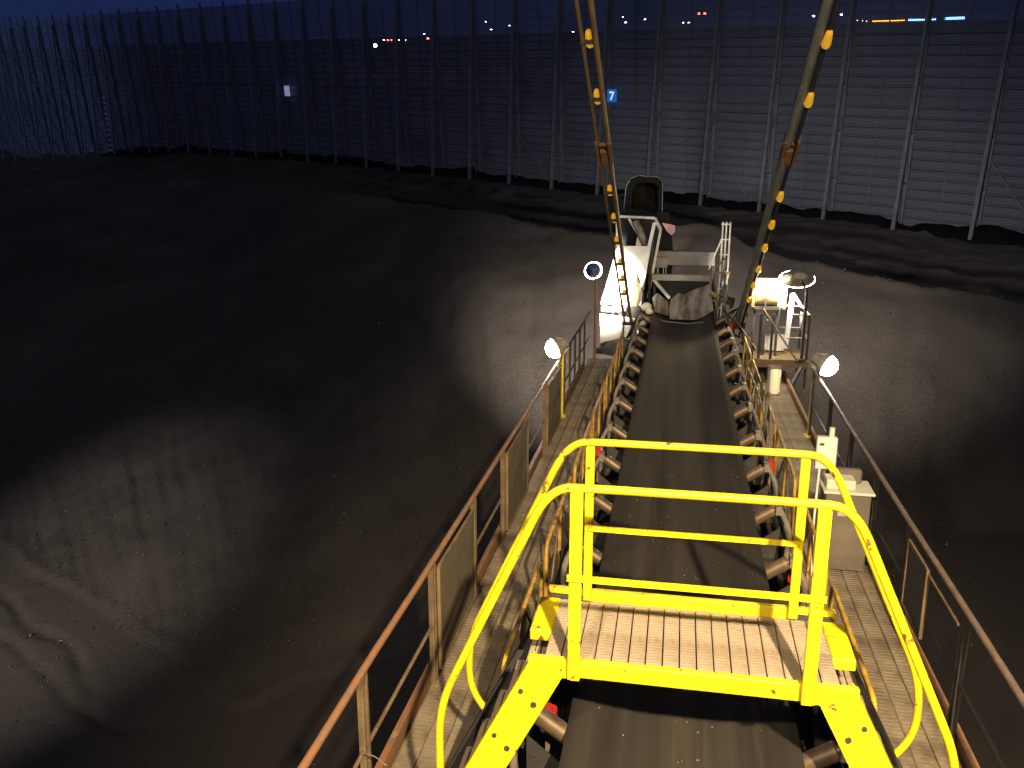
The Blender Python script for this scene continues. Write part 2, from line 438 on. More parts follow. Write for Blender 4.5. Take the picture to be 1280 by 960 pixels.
def height(x, y):
    if y < 6: return 0.0
    r = max(-2.2, min(2.2, x / y))
    toe = interp(TOE, r) + 0.55 * fbm(x * 0.35, y * 0.35, 3.0, 3) + 0.35 * math.sin(x * 0.9)
    cy_ = interp(CRY, r)
    cz = 14.0 - interp(CRS, r) * cy_
    fy = fence_y(r); fz = interp(FEZ, r)
    rough = 0.05 * fbm(x * 0.9, y * 0.9, 1.0, 4)
    if y <= toe:
        z = 0.03 * fbm(x * 0.5, y * 0.5, 5, 3) + 0.015 * fbm(x * 2.3, y * 2.3, 2, 3)
        # shallow furrows and a crack in the flat yard
        c = abs((y - 16.2) + 0.62 * (x + 16.5) + 0.5 * fbm(x * 0.5, y * 0.5, 9, 3))
        if c < 0.22: z -= 0.20 * (1 - c / 0.22) * (0.6 + 0.6 * nz(x * 1.3, y * 1.3, 4))
        c = abs((y - 13.3) + 0.52 * (x + 12.5) + 0.4 * fbm(x * 0.5, y * 0.5, 19, 3))
        if c < 0.16: z -= 0.10 * (1 - c / 0.16)
        return z
    if y <= cy_:
        t = (y - toe) / (cy_ - toe)
        z = cz * (1 - (1 - t) ** 1.75)
        k = min(1.0, (y - toe) / 1.0) * (1 - 0.6 * t)
        ang = r * 21.0                                   # runnels down the slope
        st = 0.8 * nz(ang * 2.9 + 0.7 * nz(x * 0.3, y * 0.3, 8), y * 0.12, 11) + 0.6 * nz(ang * 6.3 + 0.5 * nz(x * .5, y * .5, 2), y * 0.2, 13)
        rip = math.sin(ang * 11.5 + 3.2 * nz(x * 0.35, y * 0.35, 17) + 1.5 * nz(x, y * .5, 23)) * max(0.0, 1 - t * 2.2) * (0.6 + 0.8 * nz(x * .4, y * .25, 29))
        z += k * (0.09 * st + 0.055 * rip + rough * 1.6)
        lip = math.exp(-((y - toe) / 0.45) ** 2)
        z += 0.13 * lip * min(1.0, (y - toe) / 0.12)
        if t > 0.94: z += 0.12 * (t - 0.94) / 0.06
        return z
    t = min(1.0, (y - cy_) / max(fy - cy_, 1.0))
    if y <= fy:
        u0 = y - cy_
        tt = max(0.0, min(1.0, (u0 - 8.0) / max(fy - cy_ - 8.0, 1.0)))
        zf = fz - 1.15 + 1.35 * tt
        z = max(cz + 0.12 - 0.66 * max(0.0, u0 - 0.25), zf)
        if u0 > 0.25 and z > zf: z += 0.15 * fbm(x * 0.8, y * 0.8, 3, 3)
        d = -scarp(x, y, cy_, fy)[0]
        z += -d + rough * 2.2 + 0.10 * fbm(x * 0.35, y * 0.7, 31, 4)
        return z
    return fz + (0.0 - fz) * min(1.0, (y - fy) / 6.0)

def axis(segs):
    out = []
    for a, b, st in segs:
        n = max(1, int(round((b - a) / st)))
        out += [a + (b - a) * i / n for i in range(n)]
    out.append(segs[-1][1]); return out

xs = axis([(-3000, -400, 400), (-400, -160, 20), (-160, -60, 2.0), (-60, -28, 0.8), (-28, -4, 0.12), (-4, 16, 0.2), (16, 32, 0.5), (32, 90, 3), (90, 400, 31), (400, 3000, 400)])
ys = axis([(-400, -40, 60), (-40, 8, 4), (8, 12, 0.5), (12, 27, 0.15), (27, 40, 0.24), (40, 68, 0.24), (68, 110, 1.4), (110, 260, 10), (260, 700, 60), (700, 3600, 290)])
nx, ny = len(xs), len(ys)
vs = [(x, y, height(x, y)) for y in ys for x in xs]
fs = [(j * nx + i, j * nx + i + 1, (j + 1) * nx + i + 1, (j + 1) * nx + i) for j in range(ny - 1) for i in range(nx - 1)]
me = bpy.data.meshes.new('coal_ground')
me.from_pydata(vs, [], fs)
me.materials.append(M_COAL); me.materials.append(M_YARD)
mi = []
for j in range(ny - 1):
    for i in range(nx - 1):
        x = (xs[i] + xs[i + 1]) / 2; y = (ys[j] + ys[j + 1]) / 2
        r = max(-2.2, min(2.2, x / y)) if y > 6 else 0
        mi.append(1 if (y < 6 or y < interp(TOE, r)) else 0)
me.polygons.foreach_set('material_index', mi)
me.polygons.foreach_set('use_smooth', [True] * len(fs))
me.update()
# surface tone: far coal painted lighter for lamplight, dark bands along the small steps
far_lit = []; dark_band = []
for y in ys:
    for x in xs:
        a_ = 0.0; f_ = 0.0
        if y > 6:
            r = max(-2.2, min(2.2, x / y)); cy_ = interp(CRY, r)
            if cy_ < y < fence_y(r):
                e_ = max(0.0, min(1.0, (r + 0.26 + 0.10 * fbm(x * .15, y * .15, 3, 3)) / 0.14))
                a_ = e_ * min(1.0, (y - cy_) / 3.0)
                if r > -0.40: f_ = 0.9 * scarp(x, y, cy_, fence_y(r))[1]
        far_lit.append(a_); dark_band.append(f_)
me.attributes.new('far_lit', 'FLOAT', 'POINT').data.foreach_set('value', far_lit)
me.attributes.new('dark_band', 'FLOAT', 'POINT').data.foreach_set('value', dark_band)
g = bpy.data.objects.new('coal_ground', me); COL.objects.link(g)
tag(g, kind='structure')

# near-black coal berm along the foot of the windbreak
m = MB()
prof = [(-0.2, -2.0), (-0.2, 1.0), (-0.6, 1.0), (-1.1, 0.7), (-1.7, 0.3), (-2.4, -0.6)]
n = 260; rows = []
for i in range(n + 1):
    x = -75 + 105 * i / n
    y = FY0 - FK * x
    rr = x / y
    fz = interp(FEZ, rr)
    k = 0.62 + 0.42 * fbm(x * 0.3, 0, 3, 5)
    nrm = Vector((FK, 1)).normalized()
    rows.append([(x + nrm.x * a, y + nrm.y * a, fz + b * k + 0.18 * fbm(x * 0.9, a * 0.9, 5, 3)) for a, b in prof])
vs = [p for r_ in rows for p in r_]; q = len(prof)
m.add(vs, [(i * q + j, (i + 1) * q + j, (i + 1) * q + j + 1, i * q + j + 1) for i in range(n) for j in range(q - 1)], True)
tag(m.build('coal_berm', M_BLACKCOAL), kind='structure')

# loose lumps and pale chips on the slope (nobody could count them)
def chips(name, mm, cnt, x0, x1, y0, y1, s0, s1):
    m = MB()
    for _ in range(cnt):
        x = random.uniform(x0, x1); y = random.uniform(y0, y1)
        s = random.uniform(s0, s1) * (1 if random.random() < .85 else 1.7)
        z = height(x, y)
        a = [Vector((random.uniform(.6, 1.2) * s * q_[0], random.uniform(.6, 1.2) * s * q_[1], random.uniform(.5, 1.0) * s * q_[2])) for q_ in
             ((1, 0, 0), (-1, 0, 0), (0, 1, 0), (0, -1, 0), (0, 0, 1), (0, 0, -1))]
        rot = Matrix.Rotation(random.uniform(0, 6.28), 3, 'Z') @ Matrix.Rotation(random.uniform(-.5, .5), 3, 'X')
        m.add([rot @ p + Vector((x, y, z + s * 0.25)) for p in a],
              [(0, 2, 4), (2, 1, 4), (1, 3, 4), (3, 0, 4), (2, 0, 5), (1, 2, 5), (3, 1, 5), (0, 3, 5)])
    return tag(m.build(name, mm), kind='stuff')
chips('coal_lumps', M_LUMP, 6000, -27, -3, 12, 30, 0.008, 0.03)
chips('coal_lumps', M_LUMP, 1200, 1, 16, 18, 36, 0.015, 0.045)
chips('pale_stone_chips', M_STONE, 420, -24, -8, 15.5, 23, 0.007, 0.017)
chips('pale_stone_chips', M_STONE, 9, -22, 12, 19, 30, 0.03, 0.045)

# ------------------------------------------------------------------ windbreak fence
fdir = Vector((1, -FK, 0)).normalized()
fang = math.atan2(fdir.y, fdir.x)
org = Vector((17.67, FY0 - FK * 17.67, 0))
fence = world_thing('windbreak_fence', org, 'tall grey perforated steel windbreak fence with raked columns behind the coal heap', 'fence')
fence.rotation_euler = (0, 0, fang)
BAY = 4.45; FH = 17.75; PITCH = 0.60
# local frame: +x along the fence to the right, -y towards the boom
def slat_me(w):
    m = MB()
    h = PITCH
    pr = [(0.0, 0.0), (-0.07, 0.05), (-0.07, 0.10), (0.0, 0.17), (0.0, h - 0.02), (0.02, h - 0.02), (0.02, 0.17), (-0.045, 0.10), (-0.045, 0.05), (0.02, 0.0)]
    m.prism(pr, 0, -w / 2, w / 2)
    return m
sm = slat_me(BAY - 0.03).mesh('slat', M_FENCE)
NB_R, NB_L = 3, 34
rows_ = int(FH / PITCH)
near = range(-6, NB_R)
cols_x = [i * BAY for i in range(-NB_L, NB_R + 1)]
for b in near:
    for k in range(rows_ + 2):
        if (k - 2) * PITCH > FH - PITCH: continue
        o = inst(sm, 'slat', fence, ((b + 0.5) * BAY, random.uniform(-0.012, 0.012), (k - 1) * PITCH), (random.uniform(-0.02, 0.02), 0, 0))
mfar = MB()
for b in range(-NB_L, -6):
    for k in range(-8, rows_ + 1):
        if (k) * PITCH > FH - PITCH: continue
        z = k * PITCH; x0 = b * BAY + 0.015; x1 = x0 + BAY - 0.03
        dy = random.uniform(-0.012, 0.012)
        pr = [(0.0, z), (-0.07, z + 0.06), (-0.07, z + 0.11), (0.0, z + 0.17), (0.0, z + PITCH - 0.02)]
        vs = [(x, y + dy, zz) for x in (x0, x1) for y, zz in pr]
        mfar.add(vs, [(i, i + 5, i + 6, i + 1) for i in range(4)])
tag(mfar.build('slat', M_FENCE, fence), kind='stuff')
mc = MB(); mc.box((0, -0.16, FH / 2 - 2.0), (0.20, 0.20, FH + 4.1)); col_me = mc.mesh('column', M_COLM)
ms = MB(); ms.bar((0, -2.1, -3.5), (0, -0.42, FH * 0.93), 0.21, 0.21); strut_me = ms.mesh('raked_strut', M_COLM)
mb = MB()
def sy(z): return -2.1 + (z + 3.5) / (FH * 0.93 + 3.5) * 1.68
zz = [-1.5, 1.6, 4.6, 7.6, 10.4, 13.0, 15.4]
for i, z in enumerate(zz):
    mb.bar((0, -0.2, z), (0, sy(z), z), 0.10, 0.10)
    if i + 1 < len(zz): mb.bar((0, -0.2, z), (0, sy(zz[i + 1]), zz[i + 1]), 0.09, 0.09)
br_me = mb.mesh('lattice_brace', M_COLM)
mg = MB(); mg.bar((0, -0.13, 0), (BAY, -0.13, 0), 0.07, 0.09); girt_me = mg.mesh('girt', M_FENCE)
mx_ = MB(); mx_.bar((0, -0.3, 1.0), (BAY, -0.3, 6.4), 0.06, 0.06); mx_.bar((0, -0.37, 6.4), (BAY, -0.37, 1.0), 0.06, 0.06); xb_me = mx_.mesh('cross_brace', M_COLM)
mpp = MB(); mpp.box((0, -0.11, FH / 2 - 2), (0.07, 0.06, FH + 4)); post_me = mpp.mesh('panel_post', M_FENCE)
for i, x in enumerate(cols_x):
    inst(col_me, 'column', fence, (x, 0, 0)); inst(strut_me, 'raked_strut', fence, (x, 0, 0)); inst(br_me, 'lattice_brace', fence, (x, 0, 0))
    if i < len(cols_x) - 1:
        inst(post_me, 'panel_post', fence, (x + BAY / 2, 0, 0))
        for z in (0.9, 5.2, 9.6, 13.8): inst(girt_me, 'girt', fence, (x, 0, z))
        if (i % 4) == 2: inst(xb_me, 'cross_brace', fence, (x, 0, 0))

def on_fence(x, z, off=-0.55):
    y = FY0 - FK * x
    n_ = Vector((FK, 1)).normalized()
    return Vector((x + n_.x * off, y + n_.y * off, z))
# number sign 7 on a column
p = on_fence(-5.21, 9.35)
s7 = world_thing('number_sign', p, 'small blue square sign with a white number 7 on the windbreak fence', 'sign')
s7.rotation_euler = (0, 0, fang)
m = MB(); m.bbox((0, 0, 0), (0.82, 0.06, 0.92), 0.02); m.build('plate', M_SIGNB, s7)
m = MB(); m.prism([(-0.2, 0.30), (0.2, 0.30), (0.2, 0.19), (-0.02, -0.30), (-0.15, -0.30), (0.07, 0.18), (-0.2, 0.18)], 1, -0.05, -0.036); m.build('digit', M_SIGNW, s7)
m = MB(); m.bar((-0.2, 0.03, 0), (-0.2, 0.42, 0), 0.05, 0.05); m.bar((0.2, 0.03, 0), (0.2, 0.42, 0), 0.05, 0.05); m.build('bracket', M_COLM, s7)
p = on_fence(-39.9, 9.0)
s8 = world_thing('fence_sign', p, 'small pale bluish white sign on the dark left stretch of windbreak fence', 'sign')
s8.rotation_euler = (0, 0, fang)
m = MB(); m.bbox((0, 0, 0), (0.85, 0.06, 1.0), 0.02); m.build('plate', M_PALE, s8)
m = MB(); m.bar((-0.2, 0.03, 0), (-0.2, 0.42, 0), 0.05, 0.05); m.bar((0.2, 0.03, 0), (0.2, 0.42, 0), 0.05, 0.05); m.build('bracket', M_COLM, s8)
# fence ladder on the far left
p = on_fence(-73.5, -1.0, -1.3)
lad = world_thing('ladder', p, 'pale runged ladder standing against the far left windbreak fence', 'ladder')
lad.rotation_euler = (0, 0, fang)
m = MB()
for sx in (-.42, .42): m.bar((sx, 0, 0), (sx, 0.5, 9.0), 0.07, 0.07)
m.build('side_rail', M_COLM, lad)
mr = MB(); mr.bar((-.42, 0, 0), (.42, 0, 0), 0.10, 0.10); rung = mr.mesh('rung', M_WHITE)
for k in range(13): inst(rung, 'rung', lad, (0, 0.5 * (0.6 + 0.66 * k) / 9.0, 0.6 + 0.66 * k))

# ------------------------------------------------------------------ city lights beyond the windbreak
def far(x, z, D=330.0): return Vector((x, D, z))
def px2far(px, py, D=330.0):
    d = right * ((px - 640) / 1090) + down * ((py - 480) / 1090) + fwd
    d = (ROTB.to_3x3() @ d); t = D / d.y
    return CAM_W + d * t
LC = {'white': emat('far_white_lamp', (0.85, 0.92, 1.0), 26), 'red': emat('far_red_lamp', (1.0, 0.08, 0.06), 40), 'warm': emat('far_warm_lamp', (1.0, 0.7, 0.4), 20)}
M_POLE = mat('dark_pole', (0.08, 0.08, 0.085), (0.06, 0.06, 0.06), 0.7)
spots = [(757, 21, 'white', .28), (779, 21, 'white', .30), (806, 24, 'white', .38), (696, 34, 'red', .3), (716, 40, 'white', .28), (762, 36, 'white', .25),
         (782, 28, 'white', .28), (854, 28, 'white', .3), (861, 28, 'white', .3), (874, 17, 'red', .42), (881, 17, 'red', .48), (1017, 20, 'white', .42),
         (1052, 18, 'white', .42), (469, 57, 'white', .75), (480, 50, 'white', .32), (485, 50, 'red', .36), (489, 50, 'red', .32), (495, 50, 'white', .38), (499, 50, 'white', .32),
         (507, 50, 'warm', .25), (530, 42, 'white', .3), (535, 48, 'red', .5), (315, 45, 'white', .42), (607, 27, 'white', .3), (614, 37, 'white', .34), (637, 32, 'white', .28),
         (1072, 26, 'warm', .25), (1078, 26, 'warm', .25), (1083, 26, 'warm', .25)]
nm = {'white': 'tiny white street lamp glowing far off beyond the windbreak fence', 'red': 'tiny red signal lamp glowing far off beyond the windbreak fence', 'warm': 'tiny dim warm street lamp far off beyond the windbreak fence'}
lamp_cache = {}
special = {469: 'brightest of the far white street lamps, left end of the red and white cluster', 315: 'lone white street lamp far off behind the left stretch of the windbreak fence',
           535: 'red signal lamp just right of the red and white light cluster beyond the fence', 696: 'faint red signal lamp left of the stay rods, beyond the windbreak fence',
           1017: 'white street lamp far off, just left of the thick stay pipe', 1052: 'white street lamp far off, just right of the thick stay pipe'}
for (px, py, c, r_) in spots:
    w = px2far(px, py)
    o = world_thing('street_lamp', (w.x, w.y, 0), special.get(px, nm[c]), 'street lamp', 'far %s street lamps beyond the windbreak' % c)
    hgt = max(w.z, 3.0)
    m = MB(); m.tube([(0, 0, 0), (0, 0, hgt - 0.2)], [0.14, 0.08], 6); m.build('pole', M_POLE, o)
    m = MB(); m.ball((0, 0, hgt), r_, 8, 6, (1, 1, 0.8)); m.build('lamp_head', LC[c], o)
def strip_building(a, b, z0, c, strength, label, hid):
    p0 = px2far(*a); p1 = px2far(*b)
    cx = (p0.x + p1.x) / 2; w = abs(p1.x - p0.x); zt = (p0.z + p1.z) / 2
    o = world_thing('far_building', (cx, p0.y + 5, 0), label, 'building')
    m = MB(); m.box((0, 0, zt / 2), (w + 1.5, 9, zt)); m.build('wall', M_POLE, o)
    m = MB(); m.box((0, 0, zt + 0.1), (w + 2.1, 9.6, 0.2)); m.build('roof', M_POLE, o)
    m = MB(); m.box((0, -4.7, zt - 0.35), (w, 0.3, 0.62)); m.build('light_strip', emat(hid, c, strength), o)
strip_building((1091, 25), (1131, 24), 0, (1.0, 0.30, 0.02), 13, 'far low building with a glowing orange light strip along its eave', 'orange_light_strip')
strip_building((1136, 24), (1171, 22), 0, (0.12, 0.30, 1.0), 26, 'far low building with a long glowing blue white light strip', 'blue_light_strip')
strip_building((1182, 22), (1206, 20.5), 0, (0.12, 0.30, 1.0), 22, 'far small building with a short blue light strip, at the right', 'blue_light_strip')

# ------------------------------------------------------------------ the boom conveyor
Y0, Y1 = -5.0, 21.5
boom = boom_thing('conveyor_boom', (0, 0, 0), 'long stacker boom with dark dusty rubber belt, roller idlers and grated side walkways', 'conveyor')
# belt: troughed section
prof = [(-0.705, 0.0), (-0.62, -0.055), (-0.44, -0.18), (-0.32, -0.262), (-0.24, -0.295), (0.0, -0.302), (0.24, -0.295), (0.32, -0.262), (0.44, -0.18), (0.62, -0.055), (0.705, 0.0)]
m = MB(); nsec = 54; vs = []; fs = []
for i in range(nsec + 1):
    y = Y0 + (22.6 - Y0) * i / nsec
    for u, w in prof:
        sag = -0.012 * math.sin(y * 2 * math.pi / 1.25) ** 2
        vs.append((u * (1 + 0.006 * nz(y * 0.7, u)), y, w + sag))
    for u, w in prof[::-1]: vs.append((u, y, w - 0.03))
q = len(prof) * 2
for i in range(nsec):
    for j in range(q):
        k = (j + 1) % q
        fs.append((i * q + j, i * q + k, (i + 1) * q + k, (i + 1) * q + j))
m.add(vs, fs, True); m.build('belt', M_BELT, boom)
m = MB()
for _ in range(700):
    x = random.gauss(0, 0.26) if random.random() < .6 else random.uniform(-.62, .62)
    if abs(x) > .64: continue
    y = random.uniform(0.5, 21) ; ax = abs(x)
    z = -0.302 if ax < .24 else -0.302 + (ax - .24) * .65
    s_ = random.uniform(.003, .011)
    z += 0.004
    a = [(x - s_, y - s_, z), (x + s_, y - s_ * .6, z), (x + s_ * .7, y + s_, z), (x - s_ * .6, y + s_ * .8, z), (x, y, z + s_ * 1.1)]
    m.add(a, [(0, 1, 4), (1, 2, 4), (2, 3, 4), (3, 0, 4)])
tag(m.build('coal_residue', M_LUMP, boom), kind='stuff')
# main girders and underside
for s in (-1, 1):
    m = MB()
    m.box((s * 1.08, (Y0 + Y1) / 2, -0.78), (0.14, Y1 - Y0, 0.30))
    m.box((s * 1.08, (Y0 + Y1) / 2, -0.62), (0.24, Y1 - Y0, 0.02))
    m.build('girder', M_DARK, boom)
    m = MB()
    m.bar((s * 1.08, Y0, -2.2), (s * 1.08, Y1, -2.2), 0.14, 0.14)
    y = Y0; fl = 0
    while y < Y1 - 1.5:
        a, b = (-0.95, -2.15) if fl else (-2.15, -0.95)
        m.bar((s * 1.08, y, a), (s * 1.08, y + 1.5, b), 0.08, 0.08); y += 1.5; fl ^= 1
    m.build('truss_web', M_DARK, boom)
m = MB()
y = Y0 + .4
while y < Y1:
    m.bar((-2.1, y, -1.02), (2.1, y, -1.02), 0.10, 0.14); y += 1.5
m.build('cross_beam', M_DARK, boom)
m = MB(); m.box((0, (Y0 + Y1) / 2, -0.74), (2.0, Y1 - Y0, 0.012)); m.build('deck_plate', M_SOOT, boom)
# idlers
cosA, sinA = math.cos(R(35)), math.sin(R(35))
mc_ = MB()
mc_.tube([(-0.27, 0, -0.385), (0.27, 0, -0.385)], 0.066, 12); roller_c = mc_.mesh('centre_roller', M_ROLL)
wing = {}
for s in (-1, 1):
    m = MB()
    a = Vector((s * 0.31, 0, -0.36)); b = Vector((s * 0.90, 0, 0.035))
    m.tube([a, b], 0.060, 14)
    m.tube([b, b + (b - a).normalized() * 0.05], 0.022, 8)
    wing[s] = m.mesh('wing_roller', M_ROLL)
mf = MB(); mf.bar((-1.02, 0, -0.56), (1.02, 0, -0.56), 0.09, 0.09)
for s in (-1, 1): mf.prism([(s * 0.55, -0.52), (s * 0.98, -0.52), (s * 0.98, -0.18)], 1, 0.06, 0.075)
idl_frame = mf.mesh('idler_frame', M_DARK)
brk = {}
for s in (-1, 1):
    m = MB()
    e = Vector((s * 0.93, 0.0, 0.06))
    m.tube(smooth_path([(s * 1.04, -0.02, -0.62), (s * 1.07, 0.0, -0.16), e + Vector((s * 0.0, 0.02, 0.03))], 0.14, 4), 0.030, 8)
    m.box((s * 0.94, 0, 0.055), (0.06, 0.12, 0.09))
    brk[s] = m.mesh('roller_bracket', M_GPIPE)
yi = -4.6; k = 0
while yi < 20.6:
    f_ = inst(idl_frame, 'idler', boom, (0, yi + 0.66 + random.uniform(-.05, .05), 0), (0, 0, random.uniform(-.015, .015)))
    inst(roller_c, 'roller', f_)
    for s in (-1, 1):
        inst(wing[s], 'roller', f_); inst(brk[s], 'roller_bracket', f_, (0, random.uniform(-.02, .02), 0))
    yi += 1.25
# walkways: planks of grating with real cross bars
def plank(w, L, pitch, barw, side=0.012, h=0.03):
    m = MB()
    for sx in (-1, 1): m.box((sx * (w / 2 - side / 2), 0, -h / 2), (side, L, h))
    n = int(L / pitch)
    for i in range(n + 1):
        y = -L / 2 + barw / 2 + (L - barw) * i / n
        m.box((0, y, -h / 2 + 0.002), (w - 2 * side, barw, h))
    return m
WL = 1.55
wp_me = plank(0.158, WL - 0.012, 0.052, 0.036).mesh('grating_plank', M_GRT2)
for s in (-1, 1):
    y = -2.2
    while y < 18.2:
        for k in range(5):
            inst(wp_me, 'grating_plank', boom, (s * (1.27 + 0.165 * (k + 0.5) - 0.03), y + WL / 2, -0.9 + random.uniform(-.004, .004)))
        y += WL
    for x, h_, nm_, mm in ((2.085, 0.14, 'toe_board', M_RUST), (1.225, 0.12, 'toe_board', M_BRN)):
        m = MB(); m.box((s * x, 8.0, -0.9 + h_ / 2 - 0.03), (0.012, 21.0, h_)); m.box((s * (x + 0.02), 8.0, -0.905 + h_ - 0.03), (0.05, 21.0, 0.012)); m.build(nm_, mm, boom)
    m = MB(); m.box((s * 2.08, 8.0, -1.0), (0.06, 21.0, 0.14)); m.build('edge_channel', M_BRN, boom)
# side plates along the conveyor seen between belt and inner rail
for s in (-1, 1):
    m = MB()
    for y in [x * 3.0 - 2 for x in range(0, 8)]:
        m.box((s * 1.185, y + 1.5, -0.68), (0.01, 2.9, 0.36))
    m.build('side_plate', M_SOOT, boom)
# cable trunking right of the belt + cables
for s, x, z, r_ in ((1, 1.02, -0.12, .018), (1, 1.06, -0.50, .03), (1, 1.13, -0.50, .022), (-1, -1.13, -0.46, .025), (-1, -1.02, -0.5, .02)):
    m = MB()
    m.tube([(x + 0.02 * nz(y * .8, z), y, z + 0.05 * nz(y * .5, 3 + x) ) for y in [Y0 + 0.7 * i for i in range(37)]], r_, 6)
    m.build('cable', M_BLACKR if r_ > .019 else M_GPIPE, boom)
# belt hump / entry at the head
m = MB()
m.tube([(-0.86, 20.4, -0.05), (-0.4, 20.4, -0.16), (0.1, 20.4, -0.2), (0.5, 20.4, -0.15), (0.95, 20.4, 0.03)], 0.016, 6); m.build('belt_scraper_cable', M_GPIPE, boom)

# ------------------------------------------------------------------ outer handrails
def outer_rail(s, label, posts, panels, mrail, mpost, mpanel, y_end):
    t = boom_thing('outer_handrail', (s * 2.05, 0, -0.9), label, 'handrail')
    o = (s * 2.05, 0, -0.9)
    X = s * 2.05
    m = MB(o); m.tube([(X, -2.2, 0.2)] + [(X + 0.008 * nz(y * .9, s), y, 0.2 + 0.008 * nz(y * .7, s + 4)) for y in range(-1, int(y_end))] + [(X, y_end, 0.2)], 0.026, 10); m.build('top_rail', mrail, t)
    for y in posts:
        m = MB(o); m.bar((X, y - 0.035, -0.98), (X, y - 0.035, 0.178), 0.045, 0.022, (0, 1, 0)); m.bar((X, y + 0.035, -0.98), (X, y + 0.035, 0.178), 0.045, 0.022, (0, 1, 0))
        m.box((X, y, 0.15), (0.03, 0.12, 0.05)); m.build('post', mpost, t)
    pp = [-2.2] + list(posts) + [y_end]
    for a, b in zip(pp, pp[1:]):
        if (a, b) in panels or any(abs(a - p0) < .01 for p0 in panels):
            m = MB(o)
            x = X - s * 0.03
            m.box((x, (a + b) / 2, -0.36), (0.006, b - a - 0.22, 0.92)); f_ = m.build('infill_panel', mpanel, t)
            m = MB(o)
            for y in (a + 0.1, b - 0.1): m.box((x, y, -0.36), (0.03, 0.03, 0.96))
            for z in (-0.83, 0.115): m.box((x, (a + b) / 2, z), (0.026, b - a - 0.23, 0.03))
            m.build('panel_frame', mpost, f_)
        else:
            m = MB(o); m.tube([(X, a, -0.36), (X, b, -0.36)], 0.016, 8); m.build('mid_rail', mpost, t)
    return t
LP = [-1.4, 0.15, 1.7, 3.2, 4.75, 6.4, 7.9, 9.4, 11.0, 12.6, 14.3]
outer_rail(-1, 'rusty brown outer handrail with dirty infill panels along the left walkway', LP, [6.4, 9.4, 12.6], M_RUST, M_BRN, M_PANEL, 14.45)
RP = [-1.4, 0.15, 1.7, 3.2, 4.75, 6.33, 7.98, 9.45, 10.9, 12.5, 14.2]
M_SHADEPANEL = mat('shade_blue_panel', (0.05, 0.062, 0.085), (0.035, 0.043, 0.06), 0.6, scale=2)  # dark blue of shade painted into the panel colour
M_RUST2 = mat('dark_rusted_tube', (0.17, 0.115, 0.085), (0.11, 0.08, 0.065), 0.65, scale=7, c3=(0.24, 0.15, 0.07), c3lo=0.60, c3hi=0.68, c3scale=12, bump=0.25)  # darker, greyer brown for the right-hand rail
rt = outer_rail(1, 'dark rusty outer handrail along the right walkway, open bays and one framed panel', RP, [], M_RUST2, M_DARK, M_SHADEPANEL, 14.4)
m = MB((2.05, 0, -.9))
m.box((2.02, 7.55, -0.22), (0.008, 0.62, 0.60)); f_ = m.build('infill_panel', M_SHADEPANEL, rt)
m = MB((2.05, 0, -.9))
for y in (7.24, 7.86): m.box((2.02, y, -0.22), (0.03, 0.03, 0.64))
for z in (-0.53, 0.09): m.box((2.02, 7.55, z), (0.026, 0.6, 0.03))
m.build('panel_frame', M_BRN, f_)
m = MB((2.05, 0, -.9)); m.tube([(2.03, 6.4, 0.06), (2.03, 7.9, 0.06)], 0.014, 8); m.build('second_rail', M_BRN, rt)
# two wire loops tied to the left rail
lo = boom_thing('wire_loop', (-2.0, 4.7, -0.6), 'thin pale wire ends looped round the nearest left handrail post', 'wire')
m = MB((-2.0, 4.7, -.6))
m.tube(smooth_path([(-2.03, 4.66, -0.33), (-1.94, 4.62, -0.30), (-1.85, 4.6, -0.35)], .05), 0.004, 5)
m.tube(smooth_path([(-2.03, 4.66, -0.55), (-1.92, 4.62, -0.62), (-1.80, 4.6, -0.56)], .05), 0.004, 5)
m.build('wire', M_GPIPE, lo)

# ------------------------------------------------------------------ inner low handrails (ochre)
for s in (-1, 1):
    X = s * 1.225; o = (X, 0, -.9)
    t = boom_thing('inner_handrail', o, 'worn ochre low handrail with braces between belt and %s walkway' % ('left' if s < 0 else 'right'), 'handrail')
    segs = [(-1.8, 1.2), (1.4, 4.0), (5.3, 7.0), (7.3, 9.2), (9.5, 11.4), (11.7, 13.6), (13.9, 15.8), (16.1, 17.9)]
    for (a, b) in segs:
        m = MB(o); m.tube(smooth_path([(X, a, -0.78), (X, a, 0.02), (X, b, 0.02), (X, b, -0.78)], 0.12, 5), 0.019, 8); m.build('hoop', M_OCH, t)
        m = MB(o); c = (a + b) / 2
        m.tube([(X, a + .05, -0.8), (X, c, 0.0)], 0.011, 6); m.build('brace', M_BRN, t)
        m = MB(o); m.tube([(X, c, 0.0), (X, b - .05, -0.8)], 0.011, 6); m.build('brace', M_BRN, t)
        m = MB(o); m.bar((X, c, -0.80), (X, c, 0.005), 0.03, 0.03); m.build('post', M_OCH, t)

# ------------------------------------------------------------------ yellow footbridge over the belt
YF, YR = 4.31, 5.08
br = boom_thing('footbridge', (0, 4.7, -0.9), 'bright yellow steel footbridge with grated floor and stair legs crossing the belt', 'footbridge')
o = (0, 4.7, -0.9)
for y, nm_ in ((YF, 'front_beam'), (YR, 'rear_beam')):
    m = MB(o); m.bbox((0, y, 0.683 if y == YF else 0.695), (1.76, 0.045, 0.104 if y == YF else 0.15), 0.006); m.build(nm_, M_YEL, br)
for s in (-1, 1):
    m = MB(o); m.bbox((s * 0.86, (YF + YR) / 2 + 0.14, 0.675), (0.13, 0.42, 0.07), 0.006); m.build('landing_plate', M_YEL, br)
pl = plank(0.086, YR - YF - 0.06, 0.030, 0.022, 0.008, 0.03)
pl_me = pl.mesh('grating_plank', M_GRT)
for k in range(17):
    inst(pl_me, 'grating_plank', br, (-0.752 + 0.094 * k, (YF + YR) / 2 - 4.7, 0.70 + 0.9 + random.uniform(-.003, .002)))
m = MB(o)
